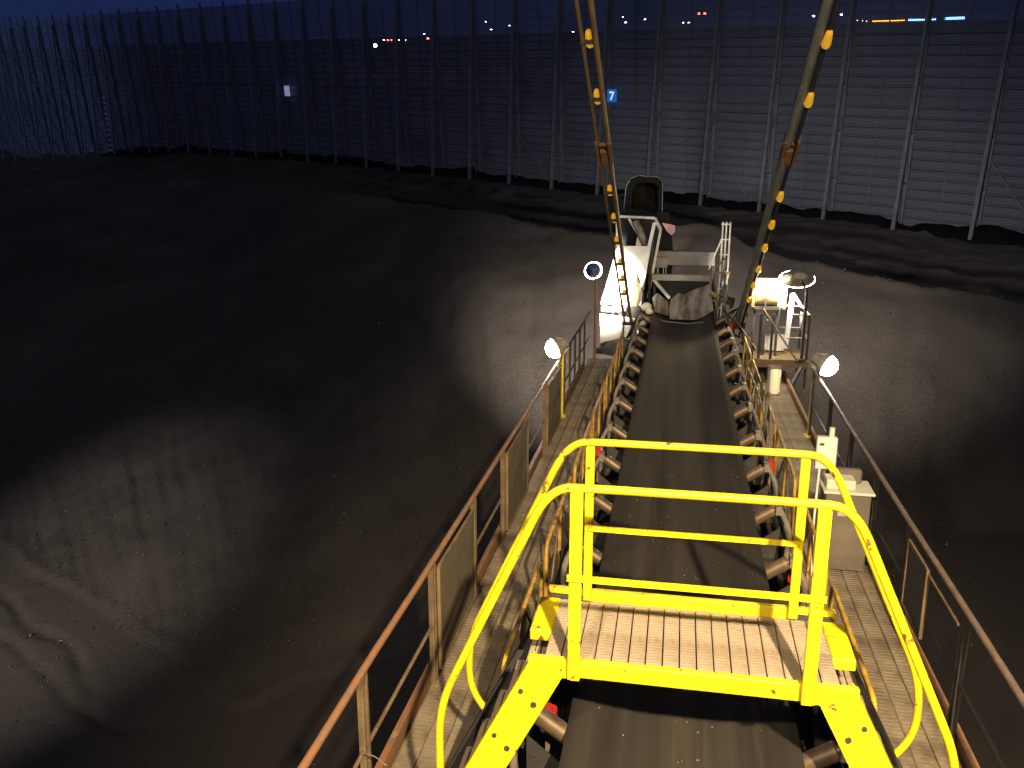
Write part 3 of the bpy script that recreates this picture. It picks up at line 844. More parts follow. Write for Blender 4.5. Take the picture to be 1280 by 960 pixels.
for x in (-0.5, 0, 0.5): m.box((x, (YF + YR) / 2, 0.63), (0.05, YR - YF - 0.06, 0.07))
m.build('floor_joist', M_YEL, br)
for s in (-1, 1):
    m = MB(o); m.bbox((s * 0.612, YF - 0.055, 1.192), (0.056, 0.035, 1.10), 0.005); m.bbox((s * 0.612 + s * 0.034, YF - 0.04, 1.192), (0.010, 0.06, 1.09), 0.002); m.build('post', M_YEL, br)
    m = MB(o); m.bbox((s * 0.625, YR - 0.05, 1.23), (0.054, 0.035, 1.02), 0.005); m.build('post', M_YEL, br)
def rail_path(y, full):
    p = []
    for s in (-1, 1):
        end = [(s * 1.41, y, -0.86), (s * 1.40, y, 0.36)] if full else [(s * 1.26, y, -0.26), (s * 1.42, y, -0.02), (s * 1.405, y, 0.35)]
        p.append(end + [(s * 0.765, y, 1.75), (s * 0.5, y, 1.755)])
    return p[0] + p[1][::-1]
for y, full in ((YF - 0.02, True), (YR, False)):
    m = MB(o)
    m.tube(smooth_path(rail_path(y, full), 0.2, 7), 0.0235, 10); m.build('top_rail', M_YEL, br)
m = MB(o); m.bar((-0.66, YF - 0.082, 1.265), (0.66, YF - 0.082, 1.265), 0.012, 0.036); m.build('mid_rail', M_YEL, br)
m = MB(o); m.bar((-0.62, YR - 0.075, 1.22), (0.62, YR - 0.075, 1.22), 0.012, 0.036); m.build('mid_rail', M_YEL, br)
st_me = plank(0.7, 0.18, 0.045, 0.03, 0.012, 0.03).mesh('stair_tread', M_GRT)
for s in (-1, 1):
    for y in (YF, YR):
        m = MB(o)
        # sloped plate from floor beam down to the walkway
        poly = [(s * 0.86, 0.735), (s * 0.63, 0.735), (s * 0.63, 0.632), (s * 0.685, 0.632), (s * 1.45, -0.87), (s * 1.67, -0.87)]
        if s > 0: poly = poly[::-1]
        m.prism(poly, 1, y - 0.035, y - 0.023)
        d = Vector((s * 0.81, 0, -1.605)); n_ = Vector((s * 1.605, 0, 0.81)).normalized()
        a = Vector((s * 0.86, y - 0.0, 0.735)); b_ = Vector((s * 1.67, y, -0.87))
        m.bar(a - n_ * 0.006 + Vector((0, 0.012, 0)), b_ - n_ * 0.006 + Vector((0, 0.012, 0)), 0.07, 0.012, n_)
        st = m.build('stair_stringer', M_YEL if y == YF else M_DARK, br)  # rear stringer dark: its shade is put into the colour
        for k in range(5):
            c = a + (b_ - a) * (0.12 + 0.19 * k) - n_ * 0.045
            c2 = c - n_ * 0.10 + (b_ - a) * 0.02
            for c_, rb in ((c, 0.014), (c2, 0.017)):
                mbolt = MB(o); mbolt.tube([(c_.x, y - 0.045, c_.z), (c_.x, y - 0.034, c_.z)], rb, 8); mbolt.build('bolt', M_DARK, st)
    for k in range(6):
        z = 0.47 - 0.235 * k
        xm = s * (0.86 + (0.735 - z) / 1.605 * 0.81 - 0.13)
        inst(st_me, 'stair_tread', br, (xm, (YF + YR) / 2 - 4.7, z + 0.9), (0, 0, R(90)))

# ------------------------------------------------------------------ stay rods
def sz(y): return 4.73 - 0.503 * (y - 10.4)
def stay(s, label, mrod, single):
    t = boom_thing('stay_rod', (s * 1.25, 20.2, sz(20.2)), label, 'stay rod')
    o = (s * 1.25, 20.2, sz(20.2)); X = s * 1.25
    if single:
        items = [(X - 0.05, 0.058, M_ROPE), (X + 0.055, 0.03, M_DARK)]
    else:
        items = [(X - 0.075, 0.026, mrod), (X + 0.075, 0.036, mrod)]
    for x, r_, mm in items:
        for a, b in ((-6.0, 12.55), (12.85, 20.2)):
            m = MB(o); m.tube([(x, a, sz(a)), (x, b, sz(b))], r_, 10); m.build('rod', mm, t)
    # clevis joint
    m = MB(o)
    d = Vector((0, 1, -0.503)).normalized()
    c = Vector((X, 12.7, sz(12.7)))
    for dx in (-0.085, 0.085):
        m.bar(c + Vector((dx, 0, 0)) - d * 0.34, c + Vector((dx, 0, 0)) + d * 0.34, 0.035, 0.15)
    m.bar(c - d * 0.05 + Vector((0, 0, 0.0)), c + d * 0.36, 0.10, 0.09)
    m.build('clevis', M_CLEV, t)
    m = MB(o)
    for q_ in (-0.2, 0.2):
        cc = c + d * q_
        m.tube([cc + Vector((-0.115, 0, 0)), cc + Vector((0.115, 0, 0))], 0.03, 10)
    m.build('clevis_pin', M_CLEV, t)
    up = Vector((0, 0.503, 1)).normalized()
    for y in (8.6, 9.5, 10.4, 11.48, 13.9, 14.85, 15.75, 16.7, 17.5, 18.3):
        c = Vector((X, y, sz(y)))
        m = MB(o)
        m.bar(c + Vector((-0.10, 0, 0)), c + Vector((0.10, 0, 0)), 0.04, 0.05); cl = m.build('clamp', M_DARK, t)
        m = MB(o)
        c = c + (Vector((0.055, 0, 0)) + up * -0.085 if single else Vector((0, 0, 0)))
        a = c - d * 0.13 + up * 0.02; b = c + d * 0.13 + up * 0.02
        n = 8; vs = []; fs = []
        for pt, rr in ((a, 0.028), (a + d * .05, 0.040), (b - d * 0.03, 0.054), (b, 0.046)):
            for j in range(n):
                th = 2 * math.pi * j / n
                vs.append(pt + Vector((1, 0, 0)) * rr * math.cos(th) + up * (rr * math.sin(th) + 0.03))
        for i in range(3):
            for j in range(n): fs.append((i * n + j, i * n + (j + 1) % n, (i + 1) * n + (j + 1) % n, (i + 1) * n + j))
        fs.append(tuple(range(n - 1, -1, -1))); fs.append(tuple(range(3 * n, 4 * n)))
        m.add(vs, fs, True); m.build('amber_reflector', M_AMB, cl)
    # foot lug
    m = MB(o); m.bar((X - 0.1, 20.0, -0.55), (X - 0.1, 20.25, sz(20.2) + 0.05), 0.03, 0.22); m.bar((X + 0.1, 20.0, -0.55), (X + 0.1, 20.25, sz(20.2) + 0.05), 0.03, 0.22)
    m.tube([(X - .14, 20.2, sz(20.2)), (X + .14, 20.2, sz(20.2))], 0.045, 10); m.build('foot_lug', M_DARK, t)
    return t
stay(-1, 'pair of thin yellow brown stay rods with amber reflectors, rising at left', M_ROD, False)
stay(1, 'thick grey green stay pipe with amber reflectors, rising at right', M_ROPE, True)

# ------------------------------------------------------------------ floodlights
def floodlight(pos, base, aim, label, pole_mat, back_mat, light_aim, watts, angle, r_=0.165, foot=True, ring=None, wide=1.0, throw=None):
    base = Vector(base); pos = Vector(pos)
    t = boom_thing('floodlight', base, label, 'floodlight', 'floodlights on the boom')
    o = tuple(base)
    aimv = (Vector(aim)).normalized()
    m = MB(o)
    m.tube([base, (base.x, base.y, pos.z - 0.22)], 0.030, 8)
    if foot: m.box(base + Vector((0, 0, 0.02)), (0.14, 0.14, 0.03))
    m.tube([(base.x, base.y, pos.z - 0.42), (base.x, base.y, pos.z - 0.2), tuple(pos - aimv * 0.2)], 0.024, 8)
    m.build('pole', pole_mat, t)
    rot = aimv.to_track_quat('Z', 'Y').to_matrix()
    # housing: lathe along aim
    m = MB(o)
    pts = [pos - aimv * 0.24, pos - aimv * 0.22, pos - aimv * 0.13, pos - aimv * 0.06, pos]
    m.tube(pts, [r_ * .3, r_ * .55, r_ * .62, r_ * 1.02, r_ * 1.08], 16)
    for v_ in m.v: v_.x = (v_.x - (pos.x - base.x)) * wide + (pos.x - base.x)
    m.build('housing', back_mat, t)
    for k in range(6 if not ring else 0):
        m = MB(o)
        th = k * math.pi / 3; q_ = rot @ Vector((math.cos(th), math.sin(th), 0))
        m.bar(pos - aimv * 0.22 + q_ * r_ * .45, pos - aimv * 0.07 + q_ * r_ * .9, 0.012, 0.04, q_); m.build('cooling_fin', M_CASE, t)
    m = MB(o); m.ball(pos + aimv * 0.004, r_ * 0.98, 16, 10, (1, 1, 0.45 if ring else 0.95), rot, True)
    if ring:
        m.tube([pos + aimv * 0.01 + (rot @ Vector((math.cos(a_), math.sin(a_), 0))) * ring * 1.12 for a_ in [2 * math.pi * k_ / 20 for k_ in range(21)]], 0.014, 6, False)  # glowing ring added for the light leaking round the lens
    for v_ in m.v: v_.x = (v_.x - (pos.x - base.x)) * wide + (pos.x - base.x)
    m.build('lens', M_LENS, t)
    w = B @ (pos + aimv * 0.13)
    spot('boom_flood_beam', w, w + (B.to_3x3() @ Vector(light_aim)) * 10, watts, angle, 0.85, NEUT, 0.12)
    if not ring: spot('boom_flood_beam', w + Vector((0, 0, 0.02)), w + (B.to_3x3() @ aimv) * 10 , 130, 165, 0.3, NEUT, 0.12)
    if throw: spot('boom_flood_beam', w, w + (B.to_3x3() @ Vector(throw)) * 10, 5500, 44, 0.9, NEUT, 0.12)  # second beam added in the same lamp to brighten the far coal
    return t
floodlight((-2.10, 14.0, 0.45), (-2.05, 14.60, -0.9), (-0.80, -0.48, -0.35), 'glaring round floodlight on a yellow pole at the end of the left handrail', M_YEL, M_CASE,
           (-0.60, 0.72, -0.35), 500, 70)
floodlight((2.12, 13.5, 0.45), (2.05, 14.20, -0.9), (0.78, -0.5, -0.36), 'glaring round floodlight on a yellow pole beside the right handrail', M_YEL, M_CASE,
           (0.60, 0.72, -0.35), 450, 70)
floodlight((-2.02, 19.5, 1.10), (-1.92, 19.2, -0.9), (0.12, 0.92, -0.38), 'round floodlight seen from its dark back, on the rusty post left of the head', M_RUST, M_BLUECASE,
           (0.05, 0.91, -0.36), 12500, 75, ring=0.17)
floodlight((2.14, 17.8, 1.22), (2.30, 17.5, -0.35), (-0.05, 0.93, -0.36), 'wide floodlight seen from behind above the lit yellow drum on the right', M_DARK, M_CASE,
           (0.14, 0.95, -0.21), 10500, 64, ring=0.15, wide=1.9, throw=(0.13, 0.985, -0.13))

# ------------------------------------------------------------------ discharge head
M_DUSTY = mat('dusty_pale_steel', (0.36, 0.33, 0.29), (0.26, 0.23, 0.20), 0.7, scale=4, c3=(0.14, 0.11, 0.09), c3lo=0.6, c3hi=0.75)
hd = boom_thing('discharge_head', (0, 22, -0.9), 'sooty steel discharge head with white side plates, chute and cross beams at the boom end', 'discharge head')
o = (0, 22, -.9)
def plate(name, pts, th, mm, par):
    # thin plate from coplanar-ish polygon facing the cab; thickness along +Y
    m = MB(o); n = len(pts)
    vs = [Vector(p) for p in pts] + [Vector(p) + Vector((0, th, 0)) for p in pts]
    m.add(vs, [tuple(range(n)), tuple(range(2 * n - 1, n - 1, -1))] + [(i, n + i, n + (i + 1) % n, (i + 1) % n) for i in range(n)])
    return m.build(name, mm, par)
plate('side_plate', [(-1.94, 20.7, 0.16), (-0.99, 20.7, 0.15), (-0.80, 21.2, 1.62), (-0.72, 21.3, 2.05), (-0.80, 21.3, 2.05), (-0.90, 21.2, 1.50), (-1.46, 21.2, 1.50), (-1.58, 21.2, 1.60)], 0.02, M_WHITE, hd)
plate('lower_plate', [(-1.92, 20.6, -0.76), (-1.30, 20.6, -0.6), (-1.10, 20.6, -0.14), (-1.94, 20.6, -0.06)], 0.02, M_WHITE, hd)
# dirt gap between plates: stiffener with lugs
m = MB(o); m.box((-1.5, 20.78, 0.04), (0.86, 0.10, 0.14)); m.box((-1.42, 20.68, 0.06), (0.18, 0.05, 0.1)); m.box((-1.12, 20.70, 0.0), (0.22, 0.1, 0.26)); m.build('stiffener', M_DARK, hd)
plate('torn_flap', [(-1.12, 20.66, 0.0), (-1.06, 20.66, 0.22), (-1.02, 20.66, 0.62), (-1.08, 20.66, 0.98), (-1.16, 20.66, 0.60), (-1.18, 20.66, 0.2)], 0.015, M_BRN, hd)
# open frame above the plates with chute legs
m = MB(o)
fr = [(-1.66, 21.9, 1.45), (-1.70, 22.0, 2.15), (-0.78, 22.0, 2.12), (-0.62, 21.9, 1.85), (-0.86, 21.6, 0.2)]
for a, b in zip(fr, fr[1:]): m.bar(a, b, 0.06, 0.06)
m.bar((-1.40, 21.9, 2.1), (-1.0, 21.9, 1.45), 0.06, 0.05); m.build('frame', M_WHITE, hd)
m = MB(o); m.box((-1.18, 22.6, 1.75), (0.95, 0.9, 0.8)); m.build('transfer_box', M_BLACKR, hd)
m = MB(o); m.tube([(-1.25, 21.85, 2.05), (-0.95, 21.85, 1.45)], 0.10, 10); m.build('chute_pipe', M_GPIPE, hd)
plate('small_tag', [(-1.22, 21.84, 1.42), (-1.06, 21.84, 1.40), (-1.08, 21.84, 1.58), (-1.18, 21.84, 1.66)], 0.01, M_WHITE, hd)
# hood: open rounded dark box
m = MB(o)
out = [(-1.70, 2.15), (-1.66, 2.80), (-1.55, 3.02), (-1.35, 3.10), (-0.80, 3.06), (-0.68, 2.95), (-0.66, 2.15)]
inn = [(-1.50, 2.22), (-1.47, 2.72), (-1.38, 2.86), (-1.25, 2.92), (-0.90, 2.90), (-0.80, 2.80), (-0.78, 2.22)]
n = len(out)
vs = [(u, 24.6, w) for u, w in out] + [(u, 24.6, w) for u, w in inn] + [(u, 25.7, w) for u, w in out] + [(u, 25.6, w) for u, w in inn]
fs = []
for i in range(n - 1):
    fs += [(i, i + 1, n + i + 1, n + i), (i, 2 * n + i, 2 * n + i + 1, i + 1), (n + i, n + i + 1, 3 * n + i + 1, 3 * n + i)]
fs.append(tuple(range(3 * n, 4 * n))); fs.append(tuple(range(2 * n, 3 * n)))
m.add(vs, fs); m.build('hood', M_BLACKR, hd)
M_WET = mat('wet_steel_edge', (0.35, 0.35, 0.36), (0.16, 0.16, 0.17), 0.25, metal=0.4, scale=20)
m = MB(o); m.tube([(u, 24.57, w) for u, w in out], 0.022, 6); m.build('hood_rim', M_WET, hd)
m = MB(o)
m.box((-1.18, 24.2, 2.06), (1.15, 1.2, 0.10)); m.box((-1.18, 23.58, 1.98), (1.16, 0.05, 0.22))
for x in (-1.66, -0.70):
    for y in (23.7, 25.4): m.bar((x, y, -1.6), (x, y, 2.05), 0.10, 0.10)
m.bar((-1.66, 23.7, 0.2), (-0.7, 23.7, 1.9), 0.07, 0.07); m.build('hood_stand', M_DARK, hd)
plate('chute_side', [(-0.85, 22.4, -0.6), (-0.35, 22.4, -0.4), (-0.30, 23.0, 1.2), (-0.45, 23.3, 2.2), (-0.75, 23.3, 2.2)], 0.03, M_BLACKR, hd)
# cross beams over the belt
m = MB(o); m.bbox((0.02, 22.5, 1.11), (1.42, 0.30, 0.34), 0.012); m.bbox((-0.60, 22.30, 1.02), (0.34, 0.3, 0.26), 0.01); m.box((-0.5, 22.34, 1.2), (0.1, 0.1, 0.14)); m.build('box_beam', M_DUSTY, hd)
m = MB(o); m.tube([(-0.66, 22.3, 0.9), (-0.66, 22.3, 0.55)], 0.012, 6); m.tube([(-0.52, 22.3, 0.9), (-0.52, 22.3, 0.6)], 0.012, 6); m.tube([(-0.46, 22.3, 0.9), (-0.46, 22.3, 0.66)], 0.012, 6); m.build('hanger', M_WHITE, hd)
m = MB(o); m.bbox((-0.085, 21.5, 0.735), (1.40, 0.14, 0.15), 0.01); m.build('skirt_bar', M_DUSTY, hd)
m = MB(o); m.bar((-0.76, 21.46, 0.70), (-0.33, 21.42, 0.24), 0.05, 0.07); m.build('skirt_edge', M_WHITE, hd)
plate('curtain', [(-0.74, 21.56, 0.66), (-0.32, 21.5, 0.24), (-0.1, 21.5, -0.1), (0.55, 21.5, -0.1), (0.60, 21.56, 0.66)], 0.02, M_BLACKR, hd)
M_CURT = mat('pale_dusty_curtain', (0.34, 0.30, 0.26), (0.09, 0.08, 0.07), 0.9, scale=5, lo=0.38, hi=0.62, stretch=(1, 1, .3))
plate('dust_flap', [(-0.30, 21.36, 0.22), (-0.12, 21.36, 0.38), (0.0, 21.36, 0.34), (0.22, 21.36, 0.46), (0.62, 21.36, 0.62), (0.70, 21.3, 0.2), (0.72, 21.2, -0.05), (0.3, 21.2, -0.24), (-0.3, 21.2, -0.24), (-0.34, 21.3, 0.0)], 0.015, M_CURT, hd)
plate('dust_flap', [(-0.74, 21.0, 0.30), (-0.62, 21.0, 0.42), (-0.36, 21.2, 0.18), (-0.34, 21.2, -0.16), (-0.66, 20.9, -0.02)], 0.015, M_CURT, hd)
# white lumps left of belt entry
for c_, r_ in (((-0.86, 20.7, 0.12), .14), ((-0.78, 20.65, 0.02), .10), ((-0.98, 20.66, -0.36), .12), ((-0.9, 20.6, -0.26), .09)):
    m = MB(o); m.ball(c_, r_, 8, 6, (1, .6, .8)); m.build('dust_bag', M_CREAM, hd)
# hoses, cables and lugs crowding the head
for k in range(12):
    m = MB(o)
    x = random.choice((-1, 1)) * random.uniform(.72, 1.15); y = random.uniform(19.8, 22.4); z = random.uniform(-.5, .9)
    m.tube(smooth_path([(x, y, z), (x + random.uniform(-.15, .15), y + .2, z + random.uniform(.2, .6)), (x + random.uniform(-.3, .3), y + .5, z + random.uniform(-.5, .2)), (x + random.uniform(-.2, .2), y + .8, z - .6)], .25), random.uniform(.012, .028), 6)
    m.build('hose', M_BLACKR if k % 3 else M_GPIPE, hd)
for k in range(9):
    m = MB(o)
    x = random.choice((-.92, .78, 1.0, -1.0)) + random.uniform(-.08, .08); y = random.uniform(19.6, 21.6); z = random.uniform(-.45, .5)
    m.box((x, y, z), (random.uniform(.06, .2), random.uniform(.06, .2), random.uniform(.08, .3)), Matrix.Rotation(random.uniform(-.5, .5), 3, 'Y'))
    m.build('lug', M_DARK if k % 3 else M_BRN, hd)
for k in range(7):
    m = MB(o); m.tube([(-1.80 + .02 * k * 6, 20.66, .24), (-1.80 + .02 * k * 6, 20.69, .24)], .018, 8); m.build('bolt', M_DARK, hd)
# right-hand lattice post
m = MB(o)
for x in (0.80, 0.88, 0.97): m.tube([(x, 21.0, -0.6), (x + 0.02, 21.1, 2.1)], 0.022, 6)
for z in (0.1, 0.55, 0.95, 1.35, 1.7, 2.05): m.bar((0.78, 21.03, z), (1.0, 21.03, z), 0.02, 0.03)
m.bar((0.55, 21.05, 1.0), (0.82, 21.05, 1.75), 0.03, 0.03); m.bar((1.0, 21.0, 0.9), (0.86, 20.9, 0.1), 0.04, 0.04)
m.build('ladder_post', M_WHITE, hd)
m = MB(o); m.box((0.86, 21.0, 0.93), (0.34, 0.2, 0.05)); m.box((0.78, 20.8, 0.42), (0.26, 0.16, 0.03)); m.box((0.82, 20.8, 0.30), (0.26, 0.16, 0.03)); m.bar((0.62, 20.8, 0.5), (0.95, 20.8, 0.36), 0.04, 0.05)
m.build('bracket', M_OCH, hd)
for k in range(14):
    m = MB(o)
    x = random.uniform(0.85, 1.35); y = random.uniform(19.2, 21); z = random.uniform(-0.5, 0.45)
    m.bar((x, y, z), (x + random.uniform(-.25, .25), y + random.uniform(-.2, .2), z + random.uniform(-.35, .35)), 0.03, 0.04); m.build('pipe', M_DARK, hd)
# head pulley + frame, below
m = MB(o); m.tube([(-0.8, 22.7, -0.38), (0.8, 22.7, -0.38)], 0.36, 20); m.build('head_pulley', M_DARK, hd)
m = MB(o)
for s in (-1, 1):
    m.box((s * 0.95, 22.0, -0.6), (0.12, 3.2, 0.4)); m.bar((s * 0.95, 23.4, -0.6), (s * 0.95, 22.5, 1.0), 0.1, 0.1); m.bar((s * .72, 22.5, -.5), (s * .72, 22.5, 1.0), .08, .08)
    m.bar((s * .70, 21.55, -.6), (s * .70, 21.55, .68), .07, .07)
m.box((-1.45, 21.9, -0.86), (0.95, 3.2, 0.06)); m.bar((-1.85, 21.3, -0.9), (-1.6, 21.3, 1.6), .07, .07); m.bar((-1.85, 23.3, -0.9), (-1.66, 22.2, 2.1), .07, .07)
m.bar((-0.86, 21.4, -0.9), (-0.78, 21.6, 2.1), .06, .06)
m.build('head_frame', M_DARK, hd)
# heap of coal dust on the left platform
m = MB(o); m.ball((-1.35, 20.1, -0.86), 0.5, 14, 8, (1.0, 1.1, 0.62), None, True); m.build('dust_pile', M_SOOT, hd)
# end gate of the left walkway
gt_ = boom_thing('walkway_gate', (-2.05, 16.5, -0.9), 'dark upright railing frame closing the far end of the left walkway', 'gate')
for y in (14.9, 15.7, 16.5, 17.3, 18.2):
    m = MB((-2.05, 16.5, -.9)); m.bar((-2.05, y, -0.95), (-2.05, y, 0.2), 0.035, 0.035); m.build('post', M_DARK, gt_)
m = MB((-2.05, 16.5, -.9)); m.tube([(-2.05, 14.7, 0.2), (-2.05, 19.3, 0.2)], 0.02, 8); m.tube([(-2.05, 14.7, -0.35), (-2.05, 19.3, -0.35)], 0.016, 8); m.build('rail', M_DARK, gt_)
# pink rag
rg = boom_thing('rag', (-0.42, 22.3, 1.85), 'faded pink rag hung beside the dark chute at the boom head', 'rag')
m = MB((-0.42, 22.3, 1.85))
P_ = [(-0.60, 1.98), (-0.38, 1.95), (-0.28, 1.92), (-0.28, 1.78), (-0.36, 1.68), (-0.48, 1.78)]
vs = [(x, 22.28 + .03 * math.sin(9 * x), z) for x, z in P_] + [(x, 22.31 + .03 * math.sin(9 * x), z) for x, z in P_]
n = len(P_); m.add(vs, [tuple(range(n)), tuple(range(2 * n - 1, n - 1, -1))] + [(i, n + i, n + (i + 1) % n, (i + 1) % n) for i in range(n)])
m.build('cloth', M_PINK, rg)
m = MB((-0.42, 22.3, 1.85)); m.tube([(-0.55, 22.32, 1.97), (-0.55, 23.0, 2.02)], 0.012, 6); m.build('hook', M_DARK, rg)

# ------------------------------------------------------------------ right platform with drum and cage
pf = boom_thing('service_platform', (1.9, 18.4, -0.45), 'small dark service platform with pale guard rails beside the boom head, at right', 'platform')
o = (1.9, 18.4, -.45)
m = MB(o); m.box((1.95, 18.5, -0.47), (1.05, 1.3, 0.07)); m.box((1.95, 17.83, -0.50), (1.08, 0.05, 0.16)); m.build('deck', M_BRN, pf)
for x, y in ((2.45, 17.9), (2.45, 19.1), (1.98, 19.1), (1.75, 17.9), (1.52, 17.9)):
    m = MB(o); m.bar((x, y, -1.9 if x < 2 else -1.0), (x, y, 0.50), 0.045, 0.045); m.build('post', M_DARK, pf)
m = MB(o)
for z in (0.49, 0.02): m.tube([(2.45, 17.9, z), (2.45, 19.1, z), (1.98, 19.1, z)], 0.018, 8); m.tube([(2.45, 17.9, z), (2.05, 17.9, z)], 0.018, 8)
m.build('guard_rail', M_GPIPE, pf)
plate_o = o
m = MB(o); m.bar((2.15, 18.9, -0.4), (2.22, 18.9, 0.78), 0.10, 0.05); m.bar((2.22, 18.9, 0.78), (2.42, 18.9, 0.50), 0.05, 0.05); m.box((1.9, 18.8, -0.25), (0.4, 0.3, 0.3)); m.build('white_frame', M_WHITE, pf)
m = MB(o); m.bar((1.50, 17.9, -0.5), (1.35, 17.4, -0.92), .06, .06); m.bar((2.40, 17.9, -0.5), (2.05, 17.2, -0.92), .06, .06); m.build('support', M_DARK, pf)
m = MB(o)
for a, b in (((2.35, 17.85, -0.55), (1.55, 17.85, 0.6)), ((1.1, 18.6, 0.2), (1.5, 18.2, -0.3)), ((1.15, 18.6, -0.3), (1.45, 18.4, 0.05))): m.tube([a, b], 0.018, 6)
m.build('brace', M_BRN, pf)
M_DRUM = mat('pale_yellow_paint', (0.75, 0.62, 0.28), (0.66, 0.54, 0.24), 0.5, scale=4)
dr = boom_thing('drum', (1.7, 18.45, 0.5), 'overlit pale yellow drum housing standing on dark legs beside the head', 'drum')
o = (1.7, 18.45, .5)
m = MB(o)
n = 20; vs = []
for x in (1.42, 1.86):
    for j in range(n):
        th = 2 * math.pi * j / n; vs.append((x, 18.5 + 0.30 * math.cos(th), 0.86 + 0.28 * math.sin(th)))
m.add(vs, [(j, (j + 1) % n, n + (j + 1) % n, n + j) for j in range(n)], True)
m.add(vs[:n], [tuple(range(n - 1, -1, -1))]); m.add(vs[n:], [tuple(range(n))]); m.build('shell', M_DRUM, dr)
m = MB(o); m.bbox((1.95, 18.5, 0.80), (0.16, 0.5, 0.55), 0.03); m.build('motor', M_DRUM, dr)
m = MB(o); m.box((1.66, 18.5, 0.56), (0.6, 0.6, 0.05))
for x in (1.42, 1.62, 1.88): m.bar((x, 18.3, -0.45), (x, 18.3, 0.55), 0.05, 0.05)
m.build('leg_frame', M_DARK, dr)
m = MB(o); m.bbox((1.36, 18.4, 0.78), (0.08, 0.5, 0.42), 0.02); m.build('end_cap', M_BRN, dr)

wl = boom_thing('work_lamp', (1.60, 18.02, 0.55), 'small glaring work lamp fixed in front of the pale yellow drum', 'lamp')
o = (1.60, 18.02, .55)
m = MB(o); m.bar((1.60, 18.05, 0.50), (1.60, 18.05, 0.98), 0.03, 0.03); m.box((1.60, 18.05, 0.98), (0.14, 0.03, 0.14)); m.build('bracket', M_DARK, wl)
m = MB(o); m.ball((1.60, 18.03, 0.98), 0.075, 12, 8); m.build('bulb', M_LENS, wl)
pl_ = bpy.data.lights.new('work_lamp_light', 'POINT'); pl_.energy = 260; pl_.color = (1.0, 0.86, 0.55); pl_.shadow_soft_size = 0.08
po_ = bpy.data.objects.new('work_lamp_light', pl_); COL.objects.link(po_); po_.location = B @ Vector((1.60, 17.90, 1.10))

# ------------------------------------------------------------------ switches, cabinet, boxes
def pull_switch(x, y, z, label):
    t = boom_thing('pull_cord_switch', (x, y, -0.62), label, 'switch', 'red pull cord switches along the belt')
    o = (x, y, -.62)
    m = MB(o); m.bar((x, y, -0.62), (x, y, z - 0.05), 0.03, 0.03); m.build('bracket', M_GPIPE, t)
    m = MB(o); m.bbox((x, y, z), (0.11, 0.14, 0.12), 0.02); m.build('housing', M_RED, t)
    m = MB(o); m.tube([(x, y - 0.02, z + 0.05), (x, y - 0.02, z + 0.10)], 0.03, 10); m.build('cap', M_RED, t)
pull_switch(-1.03, 10.35, -0.10, 'red pull cord switch left of the belt, just beyond the footbridge rail')
pull_switch(1.03, 10.25, -0.10, 'red pull cord switch right of the belt, just beyond the footbridge rail')
pull_switch(1.05, 19.5, -0.06, 'far red pull cord switch right of the belt near the boom head')
pull_switch(-1.0, 7.74, -0.16, 'red pull cord switch left of the belt, behind the footbridge posts')
pull_switch(1.0, 7.6, -0.22, 'red pull cord switch right of the belt, behind the footbridge posts')
pull_switch(-0.86, 4.98, -0.12, 'red pull cord switch tucked under the left end of the footbridge')

cb = boom_thing('control_cabinet', (1.73, 9.3, -0.9), 'dusty grey brown control cabinet with pale lid rim on the right walkway', 'cabinet')
o = (1.73, 9.3, -.9)
m = MB(o); m.bbox((1.74, 9.4, -0.45), (0.46, 0.36, 0.88), 0.012); m.build('body', M_CAB, cb)
m = MB(o); m.bbox((1.74, 9.4, 0.005), (0.52, 0.42, 0.03), 0.008); m.build('lid', M_CREAM, cb)
m = MB(o); m.box((1.74, 9.217, -0.45), (0.40, 0.008, 0.80)); d_ = m.build('door', M_CAB, cb)
for z in (-0.75, -0.15):
    m = MB(o); m.tube([(1.545, 9.21, z - 0.04), (1.545, 9.21, z + 0.04)], 0.012, 8); m.build('hinge', M_DARK, d_)
m = MB(o); m.box((1.70, 9.210, -0.22), (0.12, 0.006, 0.07)); m.build('label_plate', M_DUST0, d_)
m = MB(o); m.box((1.90, 9.206, -0.42), (0.02, 0.015, 0.10)); m.build('handle', M_DARK, d_)
m = MB(o); m.bbox((1.66, 9.36, 0.075), (0.30, 0.22, 0.11), 0.012); m.build('top_box', M_CREAM, cb)
m = MB(o); m.bbox((1.74, 9.52, 0.10), (0.34, 0.10, 0.16), 0.02); m.build('rear_box', M_CAB, cb)
wb = boom_thing('junction_box', (1.52, 9.5, -0.9), 'white junction box with a stub antenna on a thin pole by the grey cabinet', 'junction box')
o = (1.52, 9.5, -.9)
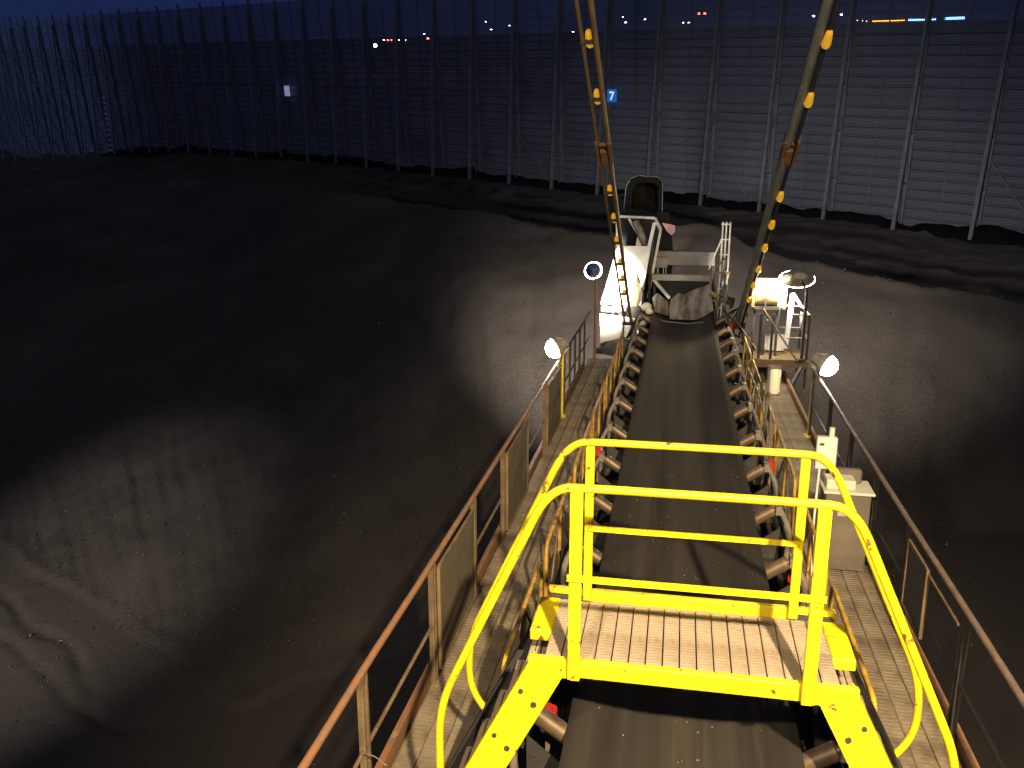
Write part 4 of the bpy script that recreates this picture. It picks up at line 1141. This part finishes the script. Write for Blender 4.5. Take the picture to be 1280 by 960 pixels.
m = MB(o); m.bbox((1.515, 9.5, 0.355), (0.215, 0.09, 0.36), 0.012); m.build('enclosure', M_WHITE, wb)
m = MB(o); m.box((1.46, 9.451, 0.46), (0.045, 0.006, 0.025)); m.build('name_plate', M_DARK, wb)
m = MB(o); m.tube([(1.56, 9.5, 0.53), (1.56, 9.5, 0.64)], 0.03, 10); m.build('antenna', M_CREAM, wb)
m = MB(o); m.tube([(1.52, 9.53, -0.9), (1.52, 9.53, 0.5)], 0.022, 8); m.build('pole', M_GPIPE, wb)
m = MB(o); m.tube(smooth_path([(1.46, 9.48, 0.18), (1.44, 9.4, -0.1), (1.42, 9.3, -0.5), (1.4, 9.0, -0.88)], .2), 0.014, 6); m.build('cable', M_WHITE, wb)
tl = boom_thing('tube_lamp', (1.2, 12.5, -0.9), 'upright cream tube lamp on a grey post between belt and right walkway', 'lamp')
o = (1.2, 12.5, -.9)
m = MB(o); m.tube([(1.19, 12.56, -0.9), (1.19, 12.56, 0.62)], 0.03, 8); m.build('post', M_GPIPE, tl)
m = MB(o); m.tube([(1.265, 12.48, 0.24), (1.265, 12.48, 0.27), (1.265, 12.48, 0.57), (1.265, 12.48, 0.60)], [.06, .075, .075, .06], 12); m.build('diffuser', M_TUBE, tl)
m = MB(o); m.box((1.255, 12.50, 0.615), (0.16, 0.14, 0.03)); m.box((1.255, 12.50, 0.225), (0.16, 0.14, 0.03)); m.build('end_cap', M_BRN, tl)
# conduit posts at the right of the belt
cp = boom_thing('conduit', (1.08, 14, -0.6), 'bent grey conduit pipe running beside the right edge of the belt', 'pipe')
o = (1.08, 14, -.6)
m = MB(o)
m.tube(smooth_path([(1.02, 10.4, -0.55), (1.02, 10.5, -0.1), (1.0, 11.2, 0.0), (0.98, 12.1, 0.02), (0.95, 12.9, 0.0), (0.96, 13.5, -0.4)], .25), 0.028, 8)
m.tube(smooth_path([(1.12, 10.9, -0.3), (1.10, 11.6, 0.05), (1.1, 13.2, 0.1), (1.08, 15, 0.05)], .2), 0.016, 8)
m.build('pipe', M_GPIPE, cp)
